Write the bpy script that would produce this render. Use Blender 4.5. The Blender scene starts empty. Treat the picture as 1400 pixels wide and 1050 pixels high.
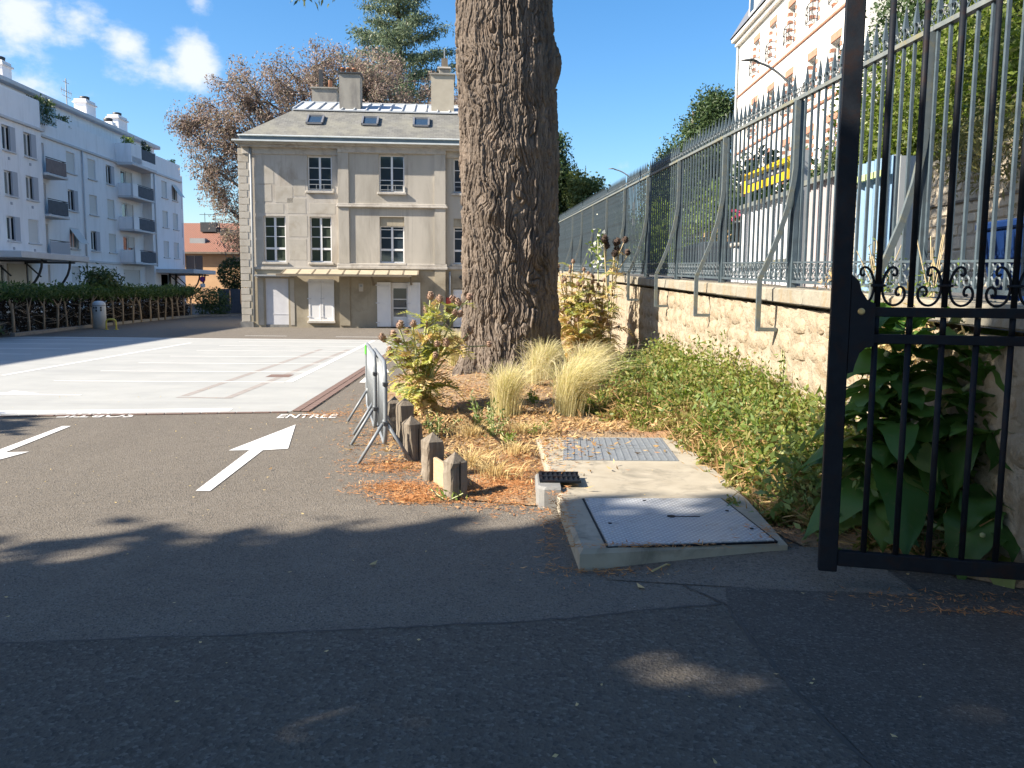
import bpy, math, random
import numpy as np
from mathutils import Vector, Matrix

random.seed(11)
rng = np.random.default_rng(7)
S = bpy.context.scene
COL = S.collection
R = math.radians
PI = math.pi

# ------------------------------------------------------------------ camera
SUN_EL, SUN_AZ = 35.5, 19.0          # light travels towards +X, turned 19 degrees to +Y
cam_d = bpy.data.cameras.new('camera')
cam = bpy.data.objects.new('camera', cam_d)
COL.objects.link(cam)
cam_d.sensor_width = 36.0
cam_d.lens = 36.0 * 1150 / 1400
cam_d.clip_start, cam_d.clip_end = 0.1, 1500
pitch, roll = math.atan(128 / 1150.0), 0.008
F = Vector((0, math.cos(pitch), -math.sin(pitch)))
R0, U0 = Vector((1, 0, 0)), Vector((0, math.sin(pitch), math.cos(pitch)))
Rv = R0 * math.cos(roll) + U0 * math.sin(roll)
Uv = U0 * math.cos(roll) - R0 * math.sin(roll)
cam.matrix_world = Matrix(((Rv.x, Uv.x, -F.x, 0), (Rv.y, Uv.y, -F.y, 0), (Rv.z, Uv.z, -F.z, 1.7), (0, 0, 0, 1)))
S.camera = cam

# ------------------------------------------------------------------ light
to_sun = Vector((-math.cos(R(SUN_EL)) * math.cos(R(SUN_AZ)), -math.cos(R(SUN_EL)) * math.sin(R(SUN_AZ)), math.sin(R(SUN_EL))))
sd = bpy.data.lights.new('sun', 'SUN')
sd.energy, sd.angle, sd.color = 4.9, R(0.53), (1.0, 0.905, 0.775)
sun = bpy.data.objects.new('sun', sd)
COL.objects.link(sun)
sun.rotation_euler = to_sun.to_track_quat('Z', 'Y').to_euler()
S.view_settings.view_transform = 'Standard'
S.view_settings.look = 'None'
S.view_settings.gamma = 1.0
S.view_settings.use_curve_mapping = False
S.view_settings.exposure = 1.47
try:
    S.cycles.use_denoising = True
    S.cycles.max_bounces = 6
    S.cycles.transparent_max_bounces = 8
except Exception:
    pass

W = bpy.data.worlds.new('World')
S.world = W
W.use_nodes = True
nt = W.node_tree
nt.nodes.clear()
def wn(t, **k):
    n = nt.nodes.new(t)
    for a, b in k.items():
        setattr(n, a, b)
    return n
def wl(a, b): nt.links.new(a, b)
wout = wn('ShaderNodeOutputWorld'); wbg = wn('ShaderNodeBackground')
wbg.inputs['Strength'].default_value = 0.115
wl(wbg.outputs[0], wout.inputs[0])
sky = wn('ShaderNodeTexSky', sky_type='NISHITA')
sky.sun_disc = False
sky.sun_elevation = R(SUN_EL)
sky.sun_rotation = math.atan2(to_sun.x, to_sun.y)
sky.altitude = 0; sky.air_density = 1.0; sky.dust_density = 1.0; sky.ozone_density = 3.2
hsv = wn('ShaderNodeHueSaturation'); hsv.inputs['Saturation'].default_value = 1.29; hsv.inputs['Value'].default_value = .72
wl(sky.outputs[0], hsv.inputs['Color'])
tc = wn('ShaderNodeTexCoord')
def wmath(op, a, b=None, clamp=False):
    n = wn('ShaderNodeMath', operation=op, use_clamp=clamp)
    for i, v in enumerate((a, b)):
        if v is None: continue
        if isinstance(v, (int, float)): n.inputs[i].default_value = v
        else: wl(v, n.inputs[i])
    return n.outputs[0]
# clouds: a few real cloud banks, given by their directions in the sky, broken up by noise
mask = None
for dx, dy, dz, rad, amp in ((-.50, .83, .215, .10, .62), (-.475, .84, .263, .055, .9), (-.43, .865, .262, .045, .8), (-.398, .887, .240, .040, .95),
                             (-.363, .903, .226, .028, .7), (-.336, .912, .236, .042, 1.15), (-.322, .901, .292, .022, .6), (.138, .975, .179, .016, .34), (.130, .981, .143, .018, .42),
                             (-.7, .62, .34, .13, .9), (.55, .7, .45, .12, .8), (.85, .2, .4, .14, .8), (-.2, -.9, .35, .16, .8), (.4, -.8, .4, .14, .8), (-.9, -.2, .3, .1, .7)):
    v = Vector((dx, dy, dz)).normalized()
    n = wn('ShaderNodeVectorMath', operation='DISTANCE')
    wl(tc.outputs['Generated'], n.inputs[0]); n.inputs[1].default_value = v
    m = wmath('MULTIPLY', wmath('SUBTRACT', 1.0, wmath('DIVIDE', n.outputs['Value'], rad * 1.12), clamp=True), amp)
    mask = m if mask is None else wmath('MAXIMUM', mask, m)
nz = wn('ShaderNodeTexNoise'); nz.inputs['Scale'].default_value = 21; nz.inputs['Detail'].default_value = 7; nz.inputs['Roughness'].default_value = .6
mp = wn('ShaderNodeMapping'); mp.inputs['Scale'].default_value = (1, 1, 1.6); mp.inputs['Location'].default_value = (.35, .1, .2)
wl(tc.outputs['Generated'], mp.inputs[0]); wl(mp.outputs[0], nz.inputs['Vector'])
cl = wmath('MULTIPLY', wmath('ADD', mask, wmath('MULTIPLY', wmath('SUBTRACT', nz.outputs['Fac'], .5), 1.7)), 1.0)
rmp = wn('ShaderNodeMapRange', interpolation_type='SMOOTHSTEP')
rmp.inputs['From Min'].default_value = .22; rmp.inputs['From Max'].default_value = .95
wl(cl, rmp.inputs['Value'])
cfac = wmath('MULTIPLY', wmath('MULTIPLY', rmp.outputs[0], wmath('MULTIPLY', mask, 4.0, clamp=True)), .93)
cmix = wn('ShaderNodeMix', data_type='RGBA')
cmix.inputs['B'].default_value = (3.1, 3.25, 3.5, 1)
wl(cfac, cmix.inputs['Factor']); wl(hsv.outputs[0], cmix.inputs['A'])
wl(cmix.outputs['Result'], wbg.inputs['Color'])

# ------------------------------------------------------------------ materials
def nodes_of(name):
    m = bpy.data.materials.new(name); m.use_nodes = True
    return m, m.node_tree, m.node_tree.nodes['Principled BSDF']
def ramp(t, cols, fac):
    r = t.nodes.new('ShaderNodeValToRGB')
    while len(r.color_ramp.elements) < len(cols): r.color_ramp.elements.new(.5)
    for e, (p, c) in zip(r.color_ramp.elements, cols):
        e.position = p; e.color = (*c, 1)
    t.links.new(fac, r.inputs[0])
    return r.outputs[0]
def noise(t, scale, detail=4, rough=.55, vec=None, stretch=None, dist=0.0):
    n = t.nodes.new('ShaderNodeTexNoise')
    n.inputs['Scale'].default_value = scale; n.inputs['Detail'].default_value = detail
    n.inputs['Roughness'].default_value = rough; n.inputs['Distortion'].default_value = dist
    if vec is None:
        c = t.nodes.new('ShaderNodeTexCoord'); vec = c.outputs['Object']
    if stretch:
        mpn = t.nodes.new('ShaderNodeMapping'); mpn.inputs['Scale'].default_value = stretch
        t.links.new(vec, mpn.inputs[0]); vec = mpn.outputs[0]
    t.links.new(vec, n.inputs['Vector'])
    return n.outputs['Fac']
def mixc(t, fac, a, b, blend='MIX'):
    n = t.nodes.new('ShaderNodeMix'); n.data_type = 'RGBA'; n.blend_type = blend
    for k, v in (('Factor', fac), ('A', a), ('B', b)):
        if isinstance(v, (int, float)): n.inputs[k].default_value = v
        elif isinstance(v, tuple): n.inputs[k].default_value = (*v, 1)
        else: t.links.new(v, n.inputs[k])
    return n.outputs['Result']
def bump(t, h, strength, dist, b):
    n = t.nodes.new('ShaderNodeBump'); n.inputs['Strength'].default_value = strength; n.inputs['Distance'].default_value = dist
    t.links.new(h, n.inputs['Height']); t.links.new(n.outputs[0], b.inputs['Normal'])
    return n
def rng_map(t, v, a, b, c=0.0, d=1.0):
    n = t.nodes.new('ShaderNodeMapRange'); n.inputs['From Min'].default_value = a; n.inputs['From Max'].default_value = b
    n.inputs['To Min'].default_value = c; n.inputs['To Max'].default_value = d
    t.links.new(v, n.inputs['Value']); return n.outputs[0]

def surf(name, c1, c2, scale=6, rough=.75, bs=.25, bscale=60, bd=.004, metal=0.0, stain=None, stain_scale=1.2, stretch=None, island=0.0, spec=.4, streak=None):
    """two-tone noise-mottled material, optional large stains, optional tint per piece"""
    m, t, b = nodes_of(name)
    c = ramp(t, [(.3, c1), (.7, c2)], noise(t, scale, 6, .6, stretch=stretch))
    if stain:
        f = rng_map(t, noise(t, stain_scale, 7, .65, stretch=stretch, dist=.6), .5, .72)
        c = mixc(t, f, c, stain)
    if streak:                                                       # rain streaks running down the wall
        f1_ = rng_map(t, noise(t, 5, 5, .7, stretch=(1.6, 1.6, .05)), .52, .74); f2_ = rng_map(t, noise(t, .8, 3, .5), .42, .66)
        mu_ = t.nodes.new('ShaderNodeMath'); mu_.operation = 'MULTIPLY'; t.links.new(f1_, mu_.inputs[0]); t.links.new(f2_, mu_.inputs[1])
        c = mixc(t, mu_.outputs[0], c, streak)
    if island:
        g = t.nodes.new('ShaderNodeNewGeometry')
        h = t.nodes.new('ShaderNodeHueSaturation')
        t.links.new(rng_map(t, g.outputs['Random Per Island'], 0, 1, 1 - island, 1 + island), h.inputs['Value'])
        t.links.new(c, h.inputs['Color']); c = h.outputs[0]
    t.links.new(c, b.inputs['Base Color'])
    b.inputs['Roughness'].default_value = rough; b.inputs['Metallic'].default_value = metal
    b.inputs['Specular IOR Level'].default_value = spec
    if bs: bump(t, noise(t, bscale, 5, .6), bs, bd, b)
    return m

def leafmat(name, cols, trans=.35, rough=.5, spec=.35, patch=0.0, patch_col=(.2, .15, .05), patch_scale=.8):
    m, t, b = nodes_of(name)
    g = t.nodes.new('ShaderNodeNewGeometry')
    n = len(cols)
    c = ramp(t, [(i / (n - 1), q) for i, q in enumerate(cols)], g.outputs['Random Per Island'])
    if patch:
        f = rng_map(t, noise(t, patch_scale, 3, .5), .5, .7, 0, patch)
        c = mixc(t, f, c, patch_col)
    t.links.new(c, b.inputs['Base Color'])
    b.inputs['Roughness'].default_value = rough; b.inputs['Specular IOR Level'].default_value = spec
    tr = t.nodes.new('ShaderNodeBsdfTranslucent')
    hs = t.nodes.new('ShaderNodeHueSaturation'); hs.inputs['Value'].default_value = 1.5; hs.inputs['Saturation'].default_value = 1.1
    t.links.new(c, hs.inputs['Color']); t.links.new(hs.outputs[0], tr.inputs['Color'])
    mx = t.nodes.new('ShaderNodeMixShader'); mx.inputs[0].default_value = trans
    t.links.new(b.outputs[0], mx.inputs[1]); t.links.new(tr.outputs[0], mx.inputs[2])
    t.links.new(mx.outputs[0], t.nodes['Material Output'].inputs[0])
    return m

def glassmat(name, col=(.03, .045, .06), rough=.04):
    m, t, b = nodes_of(name)
    b.inputs['Base Color'].default_value = (*col, 1); b.inputs['Roughness'].default_value = rough
    b.inputs['Specular IOR Level'].default_value = 1.0
    bump(t, noise(t, .8, 2), .08, .02, b)
    return m

M = {}
def asphalt(name, lo, hi, patch, vs=85):
    m, t, b = nodes_of(name)
    big = noise(t, .35, 5, .6); fine = noise(t, 170, 2, .7); mid = noise(t, 3.5, 6, .65)
    c = ramp(t, [(.32, lo), (.68, hi)], mid)
    c = mixc(t, rng_map(t, big, .42, .66), c, patch)
    c = mixc(t, rng_map(t, noise(t, .9, 6, .7, stretch=(1, .25, 1), dist=.8), .5, .72, 0, .38), c, tuple(v * .74 for v in lo))
    c = mixc(t, rng_map(t, noise(t, 1.7, 5, .65, dist=1.2), .6, .74, 0, .35), c, tuple(v * 1.25 for v in hi))
    # aggregate: pale and dark chips
    vo = t.nodes.new('ShaderNodeTexVoronoi'); vo.inputs['Scale'].default_value = vs
    co = t.nodes.new('ShaderNodeTexCoord'); t.links.new(co.outputs['Object'], vo.inputs['Vector'])
    sp = t.nodes.new('ShaderNodeSeparateColor'); t.links.new(vo.outputs['Color'], sp.inputs[0])
    c = mixc(t, rng_map(t, sp.outputs[0], .68, 1.0, 0, .5), c, (.24, .225, .2))
    c = mixc(t, rng_map(t, sp.outputs[1], .62, 1.0, 0, .55), c, (.03, .03, .032))
    c = mixc(t, rng_map(t, noise(t, 13, 8, .75), .42, .68, 0, .25), c, tuple(v * .66 for v in lo))
    # pale flecks
    v2 = t.nodes.new('ShaderNodeTexVoronoi'); v2.inputs['Scale'].default_value = 14
    t.links.new(co.outputs['Object'], v2.inputs['Vector'])
    s2 = t.nodes.new('ShaderNodeSeparateColor'); t.links.new(v2.outputs['Color'], s2.inputs[0])
    fl = t.nodes.new('ShaderNodeMath'); fl.operation = 'MULTIPLY'
    t.links.new(rng_map(t, v2.outputs['Distance'], .075, .05), fl.inputs[0]); t.links.new(rng_map(t, s2.outputs[2], .9, .93), fl.inputs[1])
    c = mixc(t, fl.outputs[0], c, (.36, .34, .3))
    t.links.new(c, b.inputs['Base Color'])
    b.inputs['Roughness'].default_value = .85; b.inputs['Specular IOR Level'].default_value = .25
    h = t.nodes.new('ShaderNodeMath'); h.operation = 'ADD'
    t.links.new(vo.outputs['Distance'], h.inputs[0]); t.links.new(fine, h.inputs[1])
    bump(t, h.outputs[0], .8, .007, b)
    return m
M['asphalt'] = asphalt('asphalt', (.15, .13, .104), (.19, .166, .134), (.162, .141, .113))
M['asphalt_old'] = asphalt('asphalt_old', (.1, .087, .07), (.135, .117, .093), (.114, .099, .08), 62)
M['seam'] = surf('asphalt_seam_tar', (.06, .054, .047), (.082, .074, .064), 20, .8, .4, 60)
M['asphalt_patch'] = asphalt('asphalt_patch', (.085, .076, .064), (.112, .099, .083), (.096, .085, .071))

def concrete_lot():
    m, t, b = nodes_of('pale_concrete')
    c = ramp(t, [(.3, (.3, .306, .292)), (.7, (.355, .358, .34))], noise(t, 1.3, 7, .65))
    c = mixc(t, rng_map(t, noise(t, .5, 5, .6, stretch=(.3, 2.2, 1)), .52, .75, 0, .55), c, (.225, .232, .228))
    c = mixc(t, rng_map(t, noise(t, 7, 6, .7), .64, .82, 0, .3), c, (.23, .21, .19))
    t.links.new(c, b.inputs['Base Color']); b.inputs['Roughness'].default_value = .8
    bump(t, noise(t, 90, 3), .15, .003, b)
    return m
M['lot'] = concrete_lot()
def paint(name, col, wear=.35):
    m, t, b = nodes_of(name)
    n = noise(t, 22, 7, .75)
    c = mixc(t, rng_map(t, n, .57, .7, 0, wear), col, (.3, .29, .27))
    c = mixc(t, rng_map(t, noise(t, 2.2, 4), .4, .75, 0, .25), c, (.52, .5, .47))
    t.links.new(c, b.inputs['Base Color']); b.inputs['Roughness'].default_value = .65
    bump(t, n, .2, .002, b)
    return m
M['paint'] = paint('road_paint', (.7, .69, .66))
M['paint_worn'] = paint('road_paint_worn', (.66, .65, .62), .75)
M['trench'] = surf('trench_fill', (.24, .215, .195), (.31, .285, .26), 5, .85)
M['brick_red'] = surf('red_brick', (.125, .082, .066), (.18, .12, .098), 5, .85, .3, 50, island=.25)
M['slab'] = surf('slab_concrete', (.3, .265, .2), (.375, .335, .26), 5, .85, .4, 120, .004, stain=(.17, .155, .12), stain_scale=3.4)
M['kerb'] = surf('kerb_concrete', (.16, .16, .155), (.24, .235, .22), 7, .85, .4, 90, .005, stain=(.15, .15, .14), stain_scale=4)
M['soil'] = surf('dry_soil', (.19, .135, .085), (.3, .215, .13), 5, .95, .9, 35, .03, stain=(.35, .17, .075), stain_scale=1.6)
M['verge'] = surf('dry_verge', (.07, .06, .04), (.12, .1, .06), 4, .95, .6, 15, .03)
M['street'] = asphalt('street_asphalt', (.1, .1, .1), (.14, .135, .13), (.12, .12, .115))
M['terrain'] = surf('hill_soil', (.06, .07, .03), (.1, .1, .045), 1, .95)

# tread plate: raised lozenges set crosswise
def tread():
    m, t, b = nodes_of('tread_plate')
    co = t.nodes.new('ShaderNodeTexCoord')
    def waves(rot):
        mpn = t.nodes.new('ShaderNodeMapping'); mpn.inputs['Rotation'].default_value = (0, 0, rot)
        t.links.new(co.outputs['Object'], mpn.inputs[0])
        w = t.nodes.new('ShaderNodeTexWave'); w.inputs['Scale'].default_value = 9.0
        t.links.new(mpn.outputs[0], w.inputs[0]); return w.outputs['Fac']
    mu = t.nodes.new('ShaderNodeMath'); mu.operation = 'MULTIPLY'
    t.links.new(waves(R(38)), mu.inputs[0]); t.links.new(waves(R(-38)), mu.inputs[1])
    h = rng_map(t, mu.outputs[0], .25, .6)
    c = ramp(t, [(.3, (.3, .315, .33)), (.7, (.38, .395, .41))], noise(t, 3, 6, .6))
    c = mixc(t, h, c, (.5, .51, .52))
    c = mixc(t, rng_map(t, noise(t, 6, 7, .75), .56, .72, 0, .75), c, (.2, .165, .13))
    t.links.new(c, b.inputs['Base Color']); b.inputs['Metallic'].default_value = .15
    t.links.new(rng_map(t, noise(t, 5, 4), .3, .7, .36, .58), b.inputs['Roughness'])
    bump(t, h, .9, .006, b)
    return m
M['tread'] = tread()
M['galv'] = surf('galvanised_steel', (.17, .185, .2), (.23, .25, .262), 14, .5, .1, 40, .002, .15)
M['zinc'] = surf('zinc_roof', (.4, .42, .43), (.5, .52, .53), 2, .55, .1, 10, .004, .05)
M['gutter'] = surf('slate_blue_gutter', (.07, .1, .12), (.1, .135, .155), 3, .5, .1)
M['gutter_light'] = surf('pale_zinc_gutter', (.5, .54, .53), (.6, .63, .62), 3, .5, .1)
M['dark_iron'] = surf('black_painted_iron', (.006, .008, .012), (.011, .014, .019), 12, .6, .25, 50, .003, stain=(.02, .011, .009), stain_scale=9, spec=.15)
M['fence_iron'] = surf('blue_grey_painted_iron', (.048, .07, .084), (.082, .108, .124), 9, .5, .25, 60, .002, stain=(.05, .055, .06), stain_scale=5)
M['fence_mid'] = surf('grey_brace_iron', (.075, .097, .107), (.115, .135, .138), 9, .6, .3, 60, .002, stain=(.16, .15, .09), stain_scale=6)
M['fence_pale'] = surf('weathered_grey_iron', (.11, .13, .135), (.17, .185, .178), 9, .6, .3, 60, .002, stain=(.2, .18, .09), stain_scale=6)
M['brass'] = surf('dull_brass', (.4, .27, .12), (.5, .36, .17), 20, .4, .1, metal=.8)
M['bollard'] = surf('weathered_wood', (.11, .09, .068), (.2, .168, .128), 9, .9, .6, 30, .008, stretch=(6, 6, .5), stain=(.25, .22, .175), stain_scale=2)
M['plank'] = surf('pale_wood', (.32, .24, .14), (.42, .33, .21), 9, .85, .4, 30, .005, stretch=(1, 5, 5))
M['coping'] = surf('coping_stone', (.2, .185, .145), (.29, .265, .21), 5, .9, .7, 30, .012, stain=(.2, .13, .05), stain_scale=2.6, island=.12)
M['stone'] = surf('cream_rubble_stone', (.27, .218, .148), (.37, .308, .222), 5, .92, .9, 22, .03, stain=(.2, .14, .08), stain_scale=4.5, island=.2)
M['mortar'] = surf('lime_mortar', (.28, .232, .165), (.37, .315, .235), 4, .95, 1.0, 18, .035, stain=(.21, .15, .085), stain_scale=5)
M['yard_stone'] = surf('pale_yard_stone', (.4, .34, .25), (.52, .45, .35), 3, .92, .8, 12, .04, stain=(.26, .22, .16), stain_scale=1.4, island=.15)
M['render'] = surf('villa_render', (.375, .345, .29), (.46, .425, .365), 1.1, .9, .15, 30, .004, stain=(.29, .265, .22), stain_scale=.8, stretch=(1, 1, .3), streak=(.24, .22, .185))
M['render_light'] = surf('villa_stone_wing', (.41, .375, .325), (.5, .465, .41), 1.4, .9, .2, 25, .006, stain=(.31, .265, .205), stain_scale=1.1, stretch=(1, 1, .4), streak=(.27, .245, .21))
M['render_ground'] = surf('villa_ground_render', (.3, .26, .19), (.38, .335, .25), 1.2, .9, .2, 25, .006, stain=(.22, .185, .13), stain_scale=.9, streak=(.2, .175, .13))
M['quoin'] = surf('villa_quoin', (.38, .35, .295), (.46, .425, .365), 2, .9, .25, 25, .006, stain=(.33, .29, .23), island=.08)
M['trim'] = surf('villa_trim', (.4, .37, .32), (.5, .465, .41), 3, .85, .2, stain=(.28, .25, .21), stain_scale=2)
M['white'] = surf('white_paint', (.68, .68, .68), (.76, .76, .75), 3, .5, .05)
M['shutter_grey'] = surf('grey_white_shutter', (.55, .55, .57), (.63, .63, .65), 3, .55, .08)
M['slate'] = None
def slate():
    m, t, b = nodes_of('lichen_slate')
    co = t.nodes.new('ShaderNodeTexCoord')
    br = t.nodes.new('ShaderNodeTexBrick'); br.inputs['Scale'].default_value = 1
    for k, v in (('Brick Width', .24), ('Row Height', .16), ('Mortar Size', .006)): br.inputs[k].default_value = v
    br.inputs['Color1'].default_value = (.115, .115, .105, 1); br.inputs['Color2'].default_value = (.17, .168, .152, 1); br.inputs['Mortar'].default_value = (.07, .066, .058, 1)
    t.links.new(co.outputs['UV'], br.inputs['Vector'])
    c = mixc(t, rng_map(t, noise(t, .9, 6, .65, stretch=(1, 1, .35)), .45, .7, 0, .8), br.outputs['Color'], (.215, .208, .165))
    c = mixc(t, rng_map(t, noise(t, 2.3, 6, .65, stretch=(1, 1, .3)), .56, .75, 0, .7), c, (.1, .098, .09))
    t.links.new(c, b.inputs['Base Color']); b.inputs['Roughness'].default_value = .85
    bump(t, br.outputs['Fac'], -.5, .02, b)
    return m
M['slate'] = slate()
M['chimney'] = surf('chimney_render', (.24, .225, .19), (.31, .29, .25), 2, .9, .3, 20, stain=(.15, .14, .13), stain_scale=1.3, stretch=(1, 1, .4))
M['chimney_pale'] = surf('pale_chimney_render', (.36, .32, .25), (.43, .385, .3), 2, .9, .25, 20)
M['terracotta'] = surf('terracotta', (.34, .16, .09), (.42, .22, .14), 8, .8)
M['dark'] = surf('dark_metal', (.03, .032, .035), (.05, .052, .055), 8, .5)
M['glass'] = glassmat('window_glass')
def clearglass():
    m, t, b = nodes_of('clear_screen_glass')
    b.inputs['Base Color'].default_value = (.2, .26, .28, 1); b.inputs['Roughness'].default_value = .05
    tr = t.nodes.new('ShaderNodeBsdfTransparent'); mx = t.nodes.new('ShaderNodeMixShader'); mx.inputs[0].default_value = .6
    t.links.new(b.outputs[0], mx.inputs[1]); t.links.new(tr.outputs[0], mx.inputs[2]); t.links.new(mx.outputs[0], t.nodes['Material Output'].inputs[0])
    return m
M['clear'] = clearglass()
M['glass_curtain'] = glassmat('curtained_window_glass', (.2, .205, .2), .06)
M['glass_green'] = glassmat('dim_green_window_glass', (.05, .065, .05), .03)
M['glass_blue'] = glassmat('skylight_glass', (.03, .05, .075))
M['interior'] = surf('dim_curtain', (.1, .1, .1), (.16, .16, .15), 3, .9)
M['canopy_panel'] = surf('cream_canopy_panel', (.36, .31, .215), (.43, .375, .275), 3, .5)
M['canopy_frame'] = surf('canopy_frame', (.14, .115, .08), (.2, .165, .12), 6, .6)
M['apt'] = surf('apartment_white_render', (.8, .79, .8), (.85, .84, .85), .7, .85, .1, 20, stain=(.72, .71, .71), stain_scale=1.1, stretch=(1, 1, .22), streak=(.6, .59, .58))
M['apt_trim'] = surf('apartment_trim', (.55, .54, .54), (.63, .62, .62), 2, .8)
M['blind'] = surf('cream_roller_blind', (.58, .56, .53), (.65, .63, .6), 2, .7, .5, 1, stretch=(.1, .1, 24))
M['shutter_pvc'] = surf('grey_folding_shutter', (.36, .37, .41), (.42, .43, .47), 2, .7, .3, 2, stretch=(24, 24, .1))
M['rail_dark'] = surf('dark_balcony_panel', (.085, .097, .115), (.12, .132, .15), 4, .8, spec=.15)
M['rail_brown'] = surf('brown_balcony_cloth', (.16, .125, .12), (.22, .175, .165), 4, .8)
M['beige'] = surf('beige_panel', (.5, .45, .37), (.56, .51, .43), 2, .8)
M['wb'] = surf('cream_white_facade', (.72, .69, .62), (.78, .755, .69), .8, .85, .1, 25)
M['wb_brick'] = surf('orange_red_brick', (.34, .155, .1), (.44, .22, .145), 6, .85, .3, 40, island=.12)
M['zinc_dark'] = surf('dark_zinc', (.12, .125, .135), (.17, .175, .185), 3, .5)
M['orange_wall'] = surf('ochre_render', (.47, .29, .155), (.54, .35, .2), 1, .9, .1)
def tiles():
    m, t, b = nodes_of('clay_roof_tiles')
    w = t.nodes.new('ShaderNodeTexWave'); w.inputs['Scale'].default_value = 1.6; w.inputs['Distortion'].default_value = .6
    co = t.nodes.new('ShaderNodeTexCoord'); t.links.new(co.outputs['Object'], w.inputs[0])
    c = mixc(t, w.outputs['Fac'], (.17, .075, .05), (.28, .13, .085))
    c = mixc(t, rng_map(t, noise(t, 3, 6, .7), .5, .7, 0, .6), c, (.15, .09, .07))
    t.links.new(c, b.inputs['Base Color']); b.inputs['Roughness'].default_value = .9
    bump(t, w.outputs['Fac'], .8, .06, b)
    return m
M['tiles'] = tiles()
M['bark_grey'] = surf('grey_bark', (.09, .075, .06), (.16, .135, .11), 8, .95, .8, 25, .02, stretch=(1, 1, .25))
M['bark_pale'] = surf('pale_stripped_bark', (.24, .19, .14), (.34, .28, .21), 8, .9, .5, 25, .01, stretch=(1, 1, .25))
def trunkbark():
    m, t, b = nodes_of('furrowed_cedar_bark')
    n1 = noise(t, 5, 7, .7, stretch=(1, 1, .35)); n2 = noise(t, 26, 6, .7, stretch=(1, 1, .3))
    c = ramp(t, [(.3, (.07, .056, .046)), (.5, (.145, .116, .092)), (.72, (.23, .186, .147))], n1)
    c = mixc(t, rng_map(t, n2, .5, .75, 0, .7), c, (.2, .182, .162))
    c = mixc(t, rng_map(t, noise(t, 1.6, 5, .6), .58, .74, 0, .28), c, (.16, .105, .07))
    t.links.new(c, b.inputs['Base Color']); b.inputs['Roughness'].default_value = .93; b.inputs['Specular IOR Level'].default_value = .2
    bump(t, n2, .7, .02, b)
    return m
M['trunk'] = trunkbark()
M['ivy'] = leafmat('trailing_groundcover_leaf', [(.07, .115, .02), (.12, .18, .03), (.18, .235, .045), (.27, .28, .08), (.3, .24, .1), (.1, .15, .025)], .4, .5, .35, .75, (.27, .2, .085), 1.3)
M['dryleaf'] = leafmat('dry_leaf', [(.3, .18, .08), (.42, .28, .13), (.5, .36, .18), (.25, .14, .07)], .2, .8, .1)
M['needles'] = leafmat('fallen_needles', [(.43, .19, .07), (.52, .265, .11), (.34, .14, .055), (.56, .35, .17)], .15, .8, .1)
M['straw'] = leafmat('dry_straw', [(.5, .38, .18), (.6, .48, .25), (.42, .32, .15)], .3, .7, .1)
M['feather'] = leafmat('feather_grass_blade', [(.52, .46, .25), (.63, .56, .34), (.7, .64, .44), (.47, .43, .2), (.4, .4, .16)], .4, .6, .15)
M['thistle_leaf'] = leafmat('thistle_leaf', [(.22, .27, .09), (.38, .4, .1), (.5, .46, .11), (.28, .34, .15), (.5, .42, .18)], .35, .6, .2)
M['thistle_dry'] = leafmat('dried_thistle_leaf', [(.56, .42, .2), (.62, .5, .25), (.56, .5, .14), (.46, .28, .14), (.66, .56, .34)], .35, .7, .1)
M['thistle_stem'] = surf('thistle_stem', (.26, .29, .13), (.4, .4, .2), 8, .7)
M['stem_dry'] = surf('dry_stem', (.38, .3, .17), (.5, .41, .25), 8, .8)
M['thistle_head'] = surf('thistle_head', (.24, .14, .12), (.34, .24, .15), 30, .8, .8, 80, .01)
M['head_dark'] = surf('spent_head', (.07, .045, .035), (.11, .075, .055), 30, .9, .8, 80, .01)
M['weed'] = leafmat('grey_green_weed_leaf', [(.09, .14, .04), (.14, .2, .055), (.19, .23, .075)], .3)
M['bigleaf'] = leafmat('broad_leaf', [(.05, .12, .02), (.07, .16, .03), (.09, .19, .035)], .4, .45, .4)
def bigleaf_tint():
    m = M['bigleaf']; t = m.node_tree; b = t.nodes['Principled BSDF']
    oi = t.nodes.new('ShaderNodeObjectInfo')
    c = ramp(t, [(0, (.04, .1, .018)), (.5, (.07, .15, .03)), (.85, (.11, .2, .04)), (1, (.19, .22, .06))], oi.outputs['Random'])
    c = mixc(t, rng_map(t, noise(t, 22, 5, .7), .55, .75, 0, .5), c, (.12, .13, .05))
    t.links.new(c, b.inputs['Base Color'])
    for n_ in t.nodes:
        if n_.type == 'HUE_SAT': t.links.new(c, n_.inputs['Color'])
bigleaf_tint()
M['hedge_green'] = leafmat('hedge_foliage', [(.035, .07, .02), (.06, .105, .028), (.08, .13, .04)], .3)
M['hedge_brown'] = leafmat('hedge_dead_twigs', [(.025, .02, .016), (.045, .036, .028), (.06, .048, .037)], .1, .9, .1)
M['beech'] = leafmat('copper_beech_leaf', [(.17, .12, .105), (.24, .175, .15), (.33, .255, .21), (.22, .2, .13), (.2, .145, .125)], .3, .6)
M['cedar'] = leafmat('blue_cedar_needles', [(.08, .12, .08), (.12, .165, .1), (.16, .19, .1), (.1, .15, .11)], .25)
M['conifer'] = leafmat('dark_conifer_foliage', [(.03, .055, .02), (.05, .085, .03), (.075, .11, .035)], .2)
M['olive'] = leafmat('olive_green_foliage', [(.07, .105, .03), (.11, .14, .045), (.14, .17, .06)], .3)
M['green'] = leafmat('bright_green_foliage', [(.08, .13, .02), (.13, .19, .03), (.17, .23, .045), (.1, .16, .03)], .4)
M['bank'] = leafmat('bank_shrub_leaf', [(.07, .11, .015), (.12, .17, .025), (.17, .22, .04), (.19, .2, .07)], .35, .45, .35)
M['bank_dry'] = leafmat('bank_olive_leaf', [(.1, .115, .035), (.17, .17, .06), (.22, .2, .09), (.13, .13, .05)], .3)
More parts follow.
